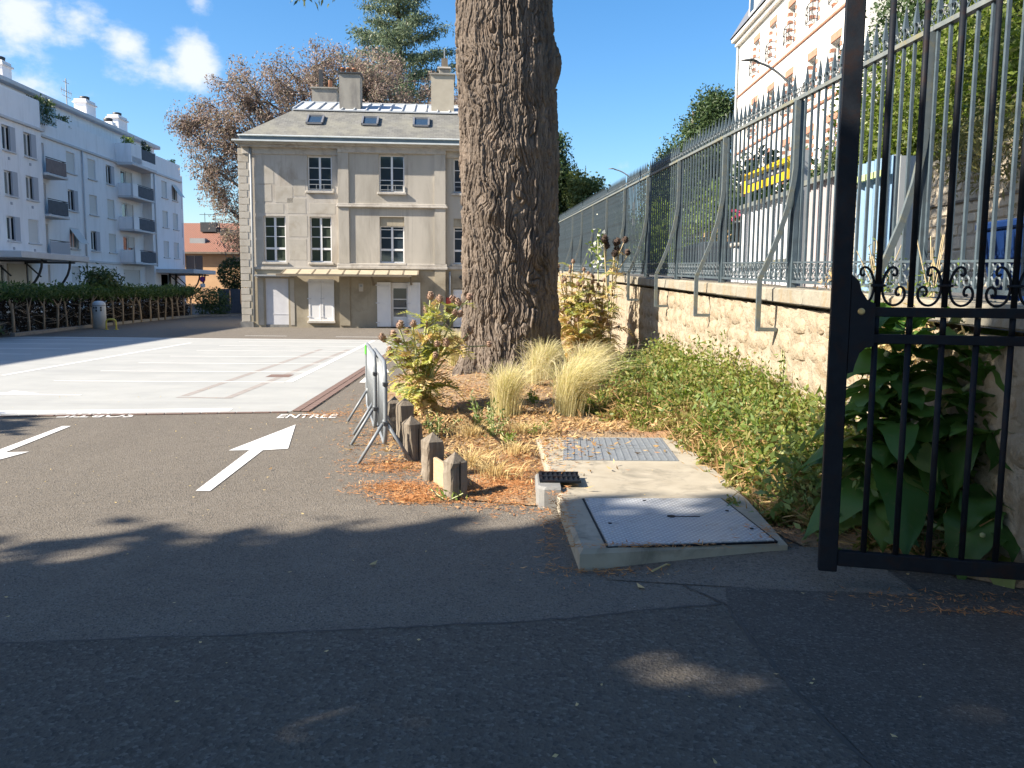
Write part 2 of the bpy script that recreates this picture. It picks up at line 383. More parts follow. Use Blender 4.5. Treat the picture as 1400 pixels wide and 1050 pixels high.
M['shade_leaf'] = leafmat('shade_tree_leaf', [(.05, .09, .02), (.08, .13, .03)], .15)
M['lamp_grey'] = surf('lamp_grey', (.12, .13, .14), (.17, .18, .19), 6, .5)
M['kiosk'] = surf('grey_white_post', (.45, .47, .48), (.55, .57, .58), 4, .6)
M['yellow'] = surf('yellow_paint', (.62, .46, .06), (.7, .54, .1), 6, .5)
M['sign_yellow'] = surf('yellow_sign', (.75, .5, .015), (.8, .56, .02), 3, .5, .05)
M['sign_black'] = surf('sign_band_black', (.02, .02, .02), (.05, .05, .05), 9, .6, .05)
M['sign_pale'] = surf('sign_band_grey', (.3, .3, .29), (.5, .5, .48), 30, .6, .05)
M['hoard_white'] = surf('white_hoarding', (.5, .51, .53), (.58, .59, .61), 2, .45)
M['hoard_grey'] = surf('grey_mauve_hoarding', (.29, .265, .265), (.35, .32, .32), 2, .5)
M['hoard_blue'] = surf('pale_blue_hoarding', (.15, .25, .37), (.2, .31, .43), 2, .45)
M['panel_grey'] = surf('grey_cabinet', (.24, .255, .26), (.29, .305, .31), 2, .5)
M['lime'] = surf('pale_lime_rail', (.42, .5, .22), (.5, .58, .28), 5, .6)
M['bin_blue'] = surf('blue_bin', (.004, .018, .07), (.007, .025, .095), 4, .6, spec=.15)
M['sign_blue'] = surf('sign_blue', (.03, .05, .3), (.04, .06, .36), 4, .4, .02)
M['sign_red'] = surf('sign_red', (.5, .03, .03), (.56, .04, .04), 4, .4, .02)
M['red_box'] = surf('red_box', (.4, .05, .04), (.48, .07, .055), 4, .5, .02)
M['dark_fence'] = surf('dark_slate_fence', (.035, .045, .06), (.055, .066, .085), 4, .7)
M['green_tag'] = surf('green_tag', (.1, .45, .05), (.14, .55, .07), 4, .5, .02)
M['geranium'] = leafmat('pink_blossom', [(.6, .06, .16), (.7, .12, .22), (.5, .05, .1)], .2)
M['white_bloom'] = leafmat('white_blossom', [(.7, .7, .66), (.6, .62, .5)], .3)
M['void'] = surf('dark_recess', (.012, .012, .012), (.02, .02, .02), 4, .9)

# ------------------------------------------------------------------ mesh helpers
class MB:
    def __init__(s): s.v = []; s.f = []; s.mi = []; s.uv = None
    def add(s, vs, fs, mi=0):
        o = len(s.v); s.v += [tuple(p) for p in vs]
        s.f += [tuple(i + o for i in f) for f in fs]; s.mi += [mi] * len(fs)
        return s
    def box(s, x0, y0, z0, x1, y1, z1, mi=0):
        if x0 > x1: x0, x1 = x1, x0
        if y0 > y1: y0, y1 = y1, y0
        if z0 > z1: z0, z1 = z1, z0
        return s.add([(x0, y0, z0), (x1, y0, z0), (x1, y1, z0), (x0, y1, z0), (x0, y0, z1), (x1, y0, z1), (x1, y1, z1), (x0, y1, z1)],
                     [(0, 3, 2, 1), (4, 5, 6, 7), (0, 1, 5, 4), (1, 2, 6, 5), (2, 3, 7, 6), (3, 0, 4, 7)], mi)
    def bev(s, x0, y0, z0, x1, y1, z1, b=.01, mi=0):
        """box with chamfered edges"""
        vs = []
        for z, i in ((z0, b), (z0 + b, 0), (z1 - b, 0), (z1, b)):
            for (x, y) in ((x0 + i + b, y0 + i), (x1 - i - b, y0 + i), (x1 - i, y0 + i + b), (x1 - i, y1 - i - b), (x1 - i - b, y1 - i), (x0 + i + b, y1 - i), (x0 + i, y1 - i - b), (x0 + i, y0 + i + b)):
                vs.append((x, y, z))
        fs = [tuple(range(7, -1, -1)), tuple(range(24, 32))]
        for k in range(3):
            for i in range(8):
                j = (i + 1) % 8
                fs.append((k * 8 + i, k * 8 + j, k * 8 + 8 + j, k * 8 + 8 + i))
        return s.add(vs, fs, mi)
    def bar(s, a, b, w, h=None, up=(0, 0, 1), mi=0):
        """square bar from a to b"""
        h = h or w
        a, b = Vector(a), Vector(b); d = (b - a).normalized(); up = Vector(up)
        x = d.cross(up)
        if x.length < 1e-4: x = d.cross(Vector((1, 0, 0)))
        x.normalize(); y = x.cross(d)
        vs = []
        for p in (a, b):
            for i, j in ((-1, -1), (1, -1), (1, 1), (-1, 1)):
                vs.append(p + x * (i * w / 2) + y * (j * h / 2))
        return s.add(vs, [(0, 1, 2, 3), (7, 6, 5, 4), (0, 4, 5, 1), (1, 5, 6, 2), (2, 6, 7, 3), (3, 7, 4, 0)], mi)
    def tube(s, pts, rad, n=8, mi=0, cap=True, flat=1.0):
        pts = [Vector(p) for p in pts]
        if not isinstance(rad, (list, tuple)): rad = [rad] * len(pts)
        o = len(s.v); prev = None
        for i, p in enumerate(pts):
            d = (pts[min(i + 1, len(pts) - 1)] - pts[max(i - 1, 0)]).normalized()
            if prev is None:
                x = d.cross(Vector((0, 0, 1)))
                if x.length < 1e-3: x = d.cross(Vector((0, 1, 0)))
            else:
                x = prev - d * prev.dot(d)
            x.normalize(); prev = x; y = d.cross(x)
            for k in range(n):
                a = 2 * PI * k / n
                s.v.append(tuple(p + (x * math.cos(a) + y * math.sin(a) * flat) * rad[i]))
        for i in range(len(pts) - 1):
            for k in range(n):
                j = (k + 1) % n
                s.f.append((o + i * n + k, o + i * n + j, o + (i + 1) * n + j, o + (i + 1) * n + k)); s.mi.append(mi)
        if cap:
            s.f.append(tuple(o + k for k in range(n - 1, -1, -1))); s.mi.append(mi)
            e = o + (len(pts) - 1) * n
            s.f.append(tuple(e + k for k in range(n))); s.mi.append(mi)
        return s
    def lathe(s, prof, n=16, c=(0, 0, 0), mi=0):
        o = len(s.v)
        for r, z in prof:
            for k in range(n):
                a = 2 * PI * k / n
                s.v.append((c[0] + r * math.cos(a), c[1] + r * math.sin(a), c[2] + z))
        for i in range(len(prof) - 1):
            for k in range(n):
                j = (k + 1) % n
                s.f.append((o + i * n + k, o + i * n + j, o + (i + 1) * n + j, o + (i + 1) * n + k)); s.mi.append(mi)
        s.f.append(tuple(o + k for k in range(n - 1, -1, -1))); s.mi.append(mi)
        e = o + (len(prof) - 1) * n
        s.f.append(tuple(e + k for k in range(n))); s.mi.append(mi)
        return s
    def prism(s, poly, z0, z1, mi=0, top_inset=0.0):
        n = len(poly)
        vs = [(x, y, z0) for x, y in poly] + [(x, y, z1) for x, y in poly]
        fs = [tuple(range(n - 1, -1, -1)), tuple(range(n, 2 * n))]
        for i in range(n):
            j = (i + 1) % n; fs.append((i, j, n + j, n + i))
        return s.add(vs, fs, mi)
    def quad(s, a, b, c, d, mi=0): return s.add([a, b, c, d], [(0, 1, 2, 3)], mi)
    def mesh(s, name, mats, smooth=False):
        me = bpy.data.meshes.new(name)
        me.from_pydata(s.v, [], s.f)
        for m in (mats if isinstance(mats, (list, tuple)) else [mats]): me.materials.append(m)
        if any(s.mi): me.polygons.foreach_set('material_index', s.mi)
        if smooth: me.polygons.foreach_set('use_smooth', [True] * len(s.f))
        me.update()
        return me
    def build(s, name, mats, parent=None, smooth=False, **kw):
        return link(name, s.mesh(name, mats, smooth), parent, **kw)

def link(name, me, parent=None, loc=None, rot=None, scale=None, label=None, cat=None, group=None, kind=None):
    o = bpy.data.objects.new(name, me); COL.objects.link(o)
    if parent: o.parent = parent
    if loc is not None: o.location = loc
    if rot is not None: o.rotation_euler = rot
    if scale is not None: o.scale = scale if not isinstance(scale, (int, float)) else (scale,) * 3
    tag(o, label, cat, group, kind)
    return o
def tag(o, label=None, cat=None, group=None, kind=None):
    if label: o['label'] = label
    if cat: o['category'] = cat
    if group: o['group'] = group
    if kind: o['kind'] = kind
    return o
def thing(name, label, cat, loc=(0, 0, 0), rz=0.0, group=None):
    return link(name, None, None, loc, (0, 0, rz), None, label, cat, group)
def copy_tree(o, parent=None):
    c = o.copy(); COL.objects.link(c)
    if parent: c.parent = parent
    for ch in list(o.children): copy_tree(ch, c)
    return c
def struct(name, mb, mat, **kw): return mb.build(name, mat, kind='structure', **kw)

def np_mesh(name, V, faces, mat, smooth=False):
    """faces: (n,k) int array"""
    me = bpy.data.meshes.new(name)
    V = np.asarray(V, np.float32); faces = np.asarray(faces, np.int32)
    n, k = faces.shape
    me.vertices.add(len(V)); me.vertices.foreach_set('co', V.ravel())
    me.loops.add(n * k); me.loops.foreach_set('vertex_index', faces.ravel())
    me.polygons.add(n)
    me.polygons.foreach_set('loop_start', np.arange(n, dtype=np.int32) * k)
    if smooth: me.polygons.foreach_set('use_smooth', np.ones(n, bool))
    me.materials.append(mat)
    me.update(calc_edges=True)
    return me
def unit(a): return a / np.maximum(np.linalg.norm(a, axis=1, keepdims=True), 1e-9)
def leaf_mesh(name, P, size, mat, aspect=.5, droop=0.0, flat=0.0, dirs=None, jit=.35, up=0.0):
    """one four-cornered leaf at each point of P"""
    P = np.asarray(P, np.float64); n = len(P)
    d = rng.normal(size=(n, 3)) if dirs is None else dirs + rng.normal(size=(n, 3)) * jit
    d[:, 2] = d[:, 2] * (1 - flat) - droop + up
    d = unit(d)
    q = rng.normal(size=(n, 3)); q[:, 2] *= (1 - flat)
    w = unit(np.cross(d, q)) if flat < .5 else unit(np.cross(d, np.array([0, 0, 1.0]) + rng.normal(size=(n, 3)) * .35))
    s = (size * (1 + rng.normal(size=n) * .28)).clip(size * .4, size * 1.9)[:, None]
    nn = np.cross(d, w)
    m = P + d * s * .45 + nn * s * .1
    V = np.stack([P, m + w * s * aspect * .5, P + d * s, m - w * s * aspect * .5], 1).reshape(-1, 3)
    return np_mesh(name, V, np.arange(4 * n).reshape(-1, 4), mat)
def blob_points(blobs, nclump, per, cr, shell=2.4, squash=.7, zmin=None):
    """leaf positions: clumps spread through ellipsoids, leaves spread round the clumps"""
    vol = np.array([b[1][0] * b[1][1] * b[1][2] for b in blobs]) ** (2 / 3.0)
    cnt = rng.multinomial(nclump, vol / vol.sum())
    C = []
    for (c, r), k in zip(blobs, cnt):
        dv = unit(rng.normal(size=(k, 3))) * (rng.random((k, 1)) ** (1 / shell))
        C.append(np.array(c) + dv * np.array(r))
    C = np.concatenate(C)
    if zmin is not None: C[:, 2] = np.maximum(C[:, 2], zmin + rng.random(len(C)) * .5)
    sc = cr * (.55 + .9 * rng.random((len(C), 1)))
    P = np.repeat(C, per, 0) + np.clip(rng.normal(size=(len(C) * per, 3)), -1.5, 1.5) * np.repeat(sc, per, 0) * np.array([1, 1, squash])
    return P, C
def wob(pts, a):
    return [Vector(p) + Vector(rng.normal(size=3) * a) for p in pts]
def tree(name, label, base, trunk, blobs, nclump, per, cr, leaf, mat, bark, group=None, aspect=.5, droop=0.0, flat=0.0, squash=.7, shell=2.4, nlimb=14, cat='tree', zmin=None, twigs=False, gaps=None):
    """trunk: [(x,y,z,r)...] relative to base; blobs relative to base"""
    t = thing(name, label, cat, base, 0, group)
    P, C = blob_points(blobs, nclump, per, cr, shell, squash, zmin)
    if gaps is not None:                                            # openings in the crown through which the sun comes
        Wp = P + np.array(base); keep_ = np.ones(len(P), bool); ts = np.array(to_sun)
        for gx, gy, gr in gaps:
            d_ = Wp - np.array([gx, gy, 0]); d_ -= (d_ @ ts)[:, None] * ts
            keep_ &= (np.linalg.norm(d_, axis=1) > gr) | (rng.random(len(P)) < .05)
        P = P[keep_]
    mb = MB(); mb.tube([q[:3] for q in trunk], [q[3] for q in trunk], 10)
    zt = [q[2] for q in trunk]
    sel = rng.choice(len(C), min(nlimb, len(C)), replace=False)
    for i in sel:
        e = Vector(C[i]); k = max(0, min(len(trunk) - 1, int(len(trunk) * (.25 + .6 * rng.random()))))
        s = Vector(trunk[k][:3])
        if e.z < s.z: s = Vector(trunk[max(0, k - 1)][:3])
        r = trunk[k][3] * .42
        m1 = s.lerp(e, .4) + Vector((0, 0, .12 * (e - s).length)); m2 = s.lerp(e, .75) + Vector((0, 0, .1 * (e - s).length))
        mb.tube(wob([s, m1, m2, e], .08), [r, r * .7, r * .4, r * .12], 5)
    if twigs:
        ends = C[sel]
        for c in C:
            dd_ = np.linalg.norm(ends - c, axis=1); k = int(dd_.argmin())
            if .3 < dd_[k] < 3.5:
                a = Vector(ends[k]).lerp(Vector((0, 0, ends[k][2] - 1.0)), .12); b = Vector(c)
                mb.tube([a, a.lerp(b, .5) + Vector(rng.normal(size=3) * .15), b, b + (b - a) * .15 + Vector((0, 0, -.15))], [.035, .025, .014, .005], 4)
    mb.build('trunk', bark, t, True)
    link('crown', leaf_mesh(name + '_crown', P, leaf, mat, aspect, droop, flat), t)
    return t

# ================================================================== THE GROUND
def sheet(name, poly, z, mat, **kw):
    mb = MB(); mb.add([(x, y, z) for x, y in poly], [tuple(range(len(poly)))])
    return struct(name, mb, mat, **kw)
sheet('asphalt_ground', [(-250, -60), (250, -60), (250, 500), (-250, 500)], 0, M['asphalt'])
# older, coarser surface in the foreground: wavy seam
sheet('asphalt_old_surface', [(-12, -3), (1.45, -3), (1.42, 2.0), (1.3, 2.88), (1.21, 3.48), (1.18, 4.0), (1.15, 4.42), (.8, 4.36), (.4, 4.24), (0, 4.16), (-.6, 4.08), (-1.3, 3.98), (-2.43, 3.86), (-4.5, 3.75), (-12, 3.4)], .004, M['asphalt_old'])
mb = MB()
for k in range(9):
    t_ = k / 8; x = .55 + 1.75 * t_; yi = 4.995 + .165 * (x - .42) + (.03 if x > 1.75 else 0); h_ = .1 * t_ ** .8 * (1 if x < 1.8 else max(.35, 1 - (x - 1.8) * 1.3))
    mb.v += [(x, yi, h_ + .004), (x, yi - .1 - .3 * t_, .45 * h_ + .004), (x + .03, yi - .2 - .55 * t_, .0045)]
for k in range(8):
    for q in (0, 1): mb.f.append((3 * k + q, 3 * k + q + 1, 3 * k + q + 4, 3 * k + q + 3)); mb.mi.append(0)
struct('asphalt_apron', mb, M['asphalt'], smooth=True)
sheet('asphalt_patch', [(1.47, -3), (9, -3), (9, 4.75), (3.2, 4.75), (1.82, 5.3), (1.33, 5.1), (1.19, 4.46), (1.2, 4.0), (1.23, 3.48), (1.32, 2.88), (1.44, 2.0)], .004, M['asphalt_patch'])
def seam(pts, w, name='asphalt_seam'):
    pts = [Vector((*p, .006)) for p in smooth_pts(pts)]
    mb = MB()
    for k, p in enumerate(pts):
        d = (pts[min(k + 1, len(pts) - 1)] - pts[max(k - 1, 0)]).normalized(); n_ = Vector((-d.y, d.x, 0)); ww = w * random.uniform(.4, 1.3)
        mb.v += [tuple(p - n_ * ww + n_ * random.gauss(0, w * .5)), tuple(p + n_ * ww)]
    for k in range(len(pts) - 1): mb.f.append((2 * k, 2 * k + 2, 2 * k + 3, 2 * k + 1)); mb.mi.append(0)
    return struct(name, mb, M['seam'])
def smooth_pts(p, n=9):
    out = []
    for a, b in zip(p, p[1:]):
        for k in range(n): out.append((a[0] + (b[0] - a[0]) * k / n + random.gauss(0, .006), a[1] + (b[1] - a[1]) * k / n + random.gauss(0, .006)))
    return out + [p[-1]]
seam([(1.45, -2), (1.42, 2.0), (1.3, 2.88), (1.21, 3.48), (1.18, 4.0), (1.17, 4.45), (1.0, 4.75)], .009)
seam([(1.15, 4.44), (.8, 4.36), (.4, 4.24), (0, 4.16), (-.6, 4.08), (-1.3, 3.98), (-2.43, 3.86), (-4.5, 3.75)], .008)
lot = [(-3.07, 11.56), (-3.55, 28.3), (-16.6, 28.7), (-17.4, 27.2), (-17.5, 9.3), (-6.74, 10.96)]
sheet('parking_concrete', lot, .004, M['lot'])
mb = MB(); mb.add([(-3.055, 11.56, .006), (-2.8, 11.62, .006), (-3.26, 28.3, .006), (-3.54, 28.3, .006)], [(0, 1, 2, 3)])
edging = struct('brick_edging', mb, M['mortar'])
bm_ = MB().bev(-.057, -.108, 0, .057, .108, .012, .004).mesh('brick', M['brick_red'])
k = 0
for i in range(73):
    y = 11.68 + i * .227
    xc = -2.93 - (y - 11.56) * .0285
    for j in (-1, 1):
        link('brick', bm_, edging, (xc + j * .062, y, .004 + random.random() * .004), (0, 0, R(1.6) + random.gauss(0, .015)))
for i in range(34):
    x = -3.2 - i * .227
    link('brick', bm_, edging, (x, 11.49 + (x + 3.07) * .163, .002), (0, 0, R(90 + 9.3)), (.75, 1, 1))

# paint
def line(a, b, w, mat='paint', name='painted_line', z=.008):
    a, b = Vector((*a, z)), Vector((*b, z)); d = (b - a).normalized(); n = Vector((-d.y, d.x, 0)) * w / 2
    mb = MB(); mb.quad(a - n, b - n, b + n, a + n)
    return struct(name, mb, M[mat])
line((-4.07, 15.22), (-4.62, 28.3), .13)
ys = [15.22, 17.1, 19.0, 20.95, 22.9, 24.9, 26.9]
for y in ys:
    xr = -4.14 - (y - 15.22) * .037
    line((xr, y), (xr - 4.15, y - .1), .1, 'paint_worn')
    line((-12.0 - (y - 15) * .02, y + .2), (-16.4, y + .1), .1, 'paint_worn')
line((-9.75, 16.0), (-9.95, 26.0), .12, 'paint_worn')
line((-3.93, 11.66), (-17.2, 9.75), .3)
line((-3.7, 28.1), (-15.5, 28.45), .14)
line((-9.6, 30.2), (-8.1, 30.2), .12, 'paint_worn', z=.006)
line((-6.3, 30.0), (-3.9, 30.0), .12, 'paint_worn', z=.006)
line((-5.16, 13.15), (-5.4, 23.7), .13, 'trench', 'trench_strip', .006)
line((-4.41, 13.0), (-4.62, 23.7), .13, 'trench', 'trench_strip', .006)
line((-5.22, 13.0), (-4.34, 12.93), .1, 'trench', 'trench_strip', .0065)
sheet('drain_grate', [(-4.75, 16.1), (-4.3, 16.1), (-4.32, 16.6), (-4.77, 16.6)], .0075, M['brick_red'])
arrow = [(-2.65, 6.92), (-2.53, 6.92), (-2.62, 8.73), (-2.38, 8.83), (-2.71, 10.43), (-2.97, 8.7), (-2.76, 8.73)]
sheet('painted_arrow', arrow, .006, M['paint'])
sheet('painted_arrow', [(x - .14, y + 8.35) for x, y in arrow], .006, M['paint'])
sheet('painted_arrow', [(-5.5, 10.18), (-5.4, 10.18), (-5.2, 8.5), (-4.98, 8.55), (-5.2, 7.0), (-5.6, 8.4), (-5.33, 8.48)], .006, M['paint'])
sheet('painted_arrow', [(-6.78, 13.1), (-8.0, 13.06), (-8.05, 12.96), (-9.0, 12.9), (-9.0, 13.3), (-8.1, 13.4), (-8.16, 13.66), (-7.55, 13.3), (-7.5, 13.22), (-6.8, 13.2)], .008, M['paint'])
def flat_text(s, loc, rz, size, sx):
    cu = bpy.data.curves.new('road_text', 'FONT'); cu.body = s; cu.size = size; cu.align_x = 'CENTER'; cu.offset = .006; cu.resolution_u = 3
    o = bpy.data.objects.new('tmp', cu); COL.objects.link(o)
    dg = bpy.context.evaluated_depsgraph_get()
    me = bpy.data.meshes.new_from_object(o.evaluated_get(dg))
    bpy.data.objects.remove(o)
    me.materials.clear(); me.materials.append(M['paint'])
    return link('painted_word', me, None, loc, (0, 0, rz), (sx, 1, 1), kind='structure')
flat_text('ENTREE', (-2.72, 10.98, .007), R(4), .48, .47)
flat_text('SORTIE', (-5.5, 11.22, .007), R(184), .48, .62)

# kerb and verge at the far side
mb = MB()
kp = [(-17.0, 28.6), (-17.9, 36), (-18.3, 41), (-18.7, 46), (-18.6, 50.5), (-16.5, 51.5), (-11.5, 50.2)]
for a, b in zip(kp, kp[1:]):
    mb.bar((*a, .06), (*b, .06), .16, .12)
struct('far_kerb', mb, M['kerb'])
sheet('dry_verge', [(-19, 53), (-18.3, 50.8), (-16.4, 51.7), (-11.4, 50.4), (-11, 60), (-19, 60)], .05, M['verge'])
sheet('hedge_soil', [(-17.1, 26.5), (-18.1, 36), (-18.5, 41), (-18.9, 46), (-18.8, 51), (-22, 56), (-26, 40), (-23, 24)], .012, M['verge'])

# planting bed: dry soil heaped up round the tree and against the wall
WX = lambda y: 3.18 - .043 * y          # outer face of the retaining wall
bed_left = [(4.7, 2.95), (5.0, 2.6), (5.35, 2.0), (5.7, 1.9), (6.2, 1.8), (6.5, .2), (6.65, -.32), (7.2, -.62), (8, -.92), (9, -1.2), (10, -1.5), (12, -1.9), (15, -2.15), (20, -2.3), (26, -1.8), (34, -1.2)]
def bl(y): return float(np.interp(y, [p[0] for p in bed_left], [p[1] for p in bed_left]))
def hbed(x, y):
    e = max(0.0, min((x - bl(y)) / 1.6, 1.0)); w = max(0.0, 1 - (WX(y) - x) / 1.7)
    tr = math.exp(-((x + .05) ** 2 + (y - 14.65) ** 2) / 6.0)
    sl = 1.0
    if .2 < x < 1.95 and y < 9.3: sl = .25
    return .012 + (.1 * e + .3 * w * w + .22 * tr + .02 * math.sin(x * 5 + y * 3)) * sl * min(1, e * 3)
mb = MB(); NY, NX = 110, 34
for j in range(NY):
    y = 4.7 + (34 - 4.7) * (j / (NY - 1)) ** 1.5
    for i in range(NX):
        x = bl(y) + (WX(y) + .08 - bl(y)) * i / (NX - 1)
        mb.v.append((x, y, hbed(x, y)))
for j in range(NY - 1):
    for i in range(NX - 1):
        a = j * NX + i; mb.f.append((a, a + 1, a + NX + 1, a + NX)); mb.mi.append(0)
struct('planting_bed', mb, M['soil'], smooth=True)

# the upper street behind the fence and the bank beyond it
def zs(y): return 1.58 + .03 * (y - 7.9)
mb = MB(); mb.quad((3.05, 1, zs(1)), (16, 1, zs(1)), (16, 110, zs(110)), (-1.5, 110, zs(110)))
struct('upper_street', mb, M['street'])
mb = MB()
for j in range(12):
    y = 8 + j * 2.2
    for i in range(8):
        x = 9.9 + i * 1.6
        mb.v.append((x, y, zs(y) + 2.5 + i * 1.75 + .3 * math.sin(i * 3 + j * 2)))
for j in range(11):
    for i in range(7):
        a = j * 8 + i; mb.f.append((a, a + 1, a + 9, a + 8)); mb.mi.append(0)
struct('bank_hill', mb, M['terrain'], smooth=True)

# ================================================================== BUILDING HELPERS (local: x right, y inward, z up)
def wall_mb(u0, u1, z0, z1, v, holes, depth=.2, mb=None, mi=0):
    """a facade sheet at y=v with real openings and their reveals"""
    mb = mb or MB()
    us = sorted({u0, u1} | {h[0] for h in holes} | {h[2] for h in holes}); zz = sorted({z0, z1} | {h[1] for h in holes} | {h[3] for h in holes})
    us = [u for u in us if u0 <= u <= u1]; zz = [z for z in zz if z0 <= z <= z1]
    for a, b in zip(us, us[1:]):
        for c, d in zip(zz, zz[1:]):
            mu, mz = (a + b) / 2, (c + d) / 2
            if any(h[0] < mu < h[2] and h[1] < mz < h[3] for h in holes): continue
            mb.quad((a, v, c), (b, v, c), (b, v, d), (a, v, d), mi)
    for (a, c, b, d) in holes:
        w = v + depth
        mb.quad((a, v, c), (a, v, d), (a, w, d), (a, w, c), mi); mb.quad((b, v, d), (b, v, c), (b, w, c), (b, w, d), mi)
        mb.quad((a, v, c), (a, w, c), (b, w, c), (b, v, c), mi); mb.quad((a, v, d), (b, v, d), (b, w, d), (a, w, d), mi)
    return mb
_wcache = {}
def window(parent, u, z, w, h, v, mat='white', rows=(1 / 3., 2 / 3.), fw=.055, mid=.09, bar=.03, sill=None, sill_mat='trim', glass='glass', curtain=0.0, thick=()):
    """casement pair: window frame > pane, sill.  (u,z) is the lower left corner, v the depth of the frame"""
    key = (round(w, 2), round(h, 2), mat, tuple(rows), mid, glass, thick)
    if key not in _wcache:
        f = MB()
        f.box(0, 0, 0, fw, .06, h); f.box(w - fw, 0, 0, w, .06, h); f.box(fw, 0, 0, w - fw, .06, fw * 1.2); f.box(fw, 0, h - fw, w - fw, .06, h)
        f.box(w / 2 - mid / 2, -.012, fw * 1.2, w / 2 + mid / 2, .05, h - fw)
        for i, r in enumerate(rows):
            b2 = (.09 if i in thick else bar)
            f.box(fw, .005, h * r - b2 / 2, w / 2 - mid / 2, .05, h * r + b2 / 2); f.box(w / 2 + mid / 2, .005, h * r - b2 / 2, w - fw, .05, h * r + b2 / 2)
        _wcache[key] = (f.mesh('window', M[mat]), MB().quad((fw, .035, fw), (w - fw, .035, fw), (w - fw, .035, h - fw), (fw, .035, h - fw)).mesh('pane', M[glass]))
    fm, pm = _wcache[key]
    o = link('window', fm, parent, (u, v, z)); link('pane', pm, o)
    if sill is not None:
        MB().bev(-.08, -sill, -.1, w + .08, .02, 0, .012).build('sill', M[sill_mat], o)
    return o

# ================================================================== THE VILLA
A_V = R(4.6)
villa = thing('villa', 'old three-storey cream villa with grey slate roof and zinc top facing the car park', 'house', (-11.87, 37.0, 0), A_V)
wl_, ct, wr_ = (0.25, 4.25), (4.25, 8.92), (8.92, 13.0)
TOPZ = 7.75
lw_holes = [(2.94, 5.93, 3.98, 7.42), (1.03, 2.85, 1.96, 4.83), (3.0, 2.85, 3.93, 4.83)]
ct_holes = [(6.03, 5.9, 7.12, 7.5), (6.03, 2.85, 7.1, 4.85)]
rw_holes = [(9.26, 5.93, 10.3, 7.42), (9.26, 2.85, 10.25, 4.83), (11.6, 5.93, 12.6, 7.42), (11.6, 2.85, 12.6, 4.83)]
gl_holes = [(1.03, 0.0, 2.02, 2.14), (2.95, .3, 3.98, 2.1)]
gc_holes = [(6.5, 0.0, 7.28, 2.02)]
gr_holes = [(9.24, 0.0, 10.1, 1.75)]
V = dict(parent=villa)
wall_mb(.25, 4.25, 2.6, TOPZ, 0, lw_holes, .16).build('wall', M['render_light'], villa)
wall_mb(4.25, 8.92, 2.6, TOPZ, -.18, ct_holes, .22).build('wall', M['render'], villa)
wall_mb(8.92, 13.0, 2.6, TOPZ, 0, rw_holes, .16).build('wall', M['render'], villa)
mb = wall_mb(.25, 4.25, 0, 2.6, .0, gl_holes, .12); wall_mb(4.25, 8.92, 0, 2.6, -.18, gc_holes, .16, mb); wall_mb(8.92, 13, 0, 2.6, 0, gr_holes, .16, mb)
for u in (4.25, 8.92): mb.quad((u, -.18, 0), (u, 0, 0), (u, 0, 2.6), (u, -.18, 2.6))
mb.build('ground_floor_wall', M['render_ground'], villa)
mb = MB()
for u in (4.25, 8.92): mb.quad((u, -.18, 2.6), (u, 0, 2.6), (u, 0, TOPZ), (u, -.18, TOPZ))
mb.quad((.25, 0, 0), (.25, 9.5, 0), (.25, 9.5, TOPZ), (.25, 0, TOPZ)); mb.quad((13, 9.5, 0), (13, 0, 0), (13, 0, TOPZ), (13, 9.5, TOPZ)); mb.quad((13, 9.5, 0), (.25, 9.5, 0), (.25, 9.5, TOPZ), (13, 9.5, TOPZ))
mb.build('side_wall', M['render'], villa)
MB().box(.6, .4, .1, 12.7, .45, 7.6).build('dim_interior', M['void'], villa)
# quoins, drain pipe, pilasters, bands
n = 25
for i in range(n):
    z = .25 + i * 7.45 / n; h = 7.45 / n - .022
    w = .44 if i % 2 else .36
    MB().bev(-.0, -.014, z, w, .3, z + h, .006).build('quoin_stone', M['quoin'], villa)
MB().box(-.06, -.06, 0, .5, .28, .24).build('plinth', M['kerb'], villa)
MB().tube([(.56, -.09, .25), (.56, -.09, 7.7)], .055, 8).build('drain_pipe', M['panel_grey'], villa, True); MB().tube([(9.1, -.09, .1), (9.1, -.09, 2.5)], .045, 8).build('drain_pipe', M['panel_grey'], villa, True)
for u0, u1 in ((4.27, 4.72), (8.42, 8.9)):
    MB().box(u0, -.25, .1, u1, -.17, 2.58).build('pilaster', M['render_ground'], villa)
    MB().box(u0, -.25, 2.82, u1, -.17, 5.24).build('pilaster', M['render'], villa)
    MB().box(u0, -.25, 5.4, u1, -.17, TOPZ - .02).build('pilaster', M['render'], villa)
mb = MB(); mb.bev(4.18, -.31, 5.24, 9.0, -.15, 5.32, .015); mb.bev(4.22, -.27, 5.32, 8.95, -.15, 5.4, .012); mb.build('string_course', M['trim'], villa)
mb = MB(); mb.bev(4.18, -.29, 2.58, 9.0, -.14, 2.7, .015); mb.bev(4.2, -.25, 2.7, 8.97, -.14, 2.82, .015); mb.bev(.5, -.06, 2.52, 4.2, .03, 2.64, .01); mb.bev(9.0, -.06, 2.6, 13, .03, 2.74, .01); mb.build('band', M['trim'], villa)
mb = MB(); mb.bev(.2, -.06, 7.45, 4.26, .03, 7.73, .01); mb.bev(4.26, -.28, 7.55, 8.93, -.15, 7.73, .01); mb.bev(8.93, -.06, 7.45, 13.04, .03, 7.73, .01); mb.build('frieze', M['trim'], villa)
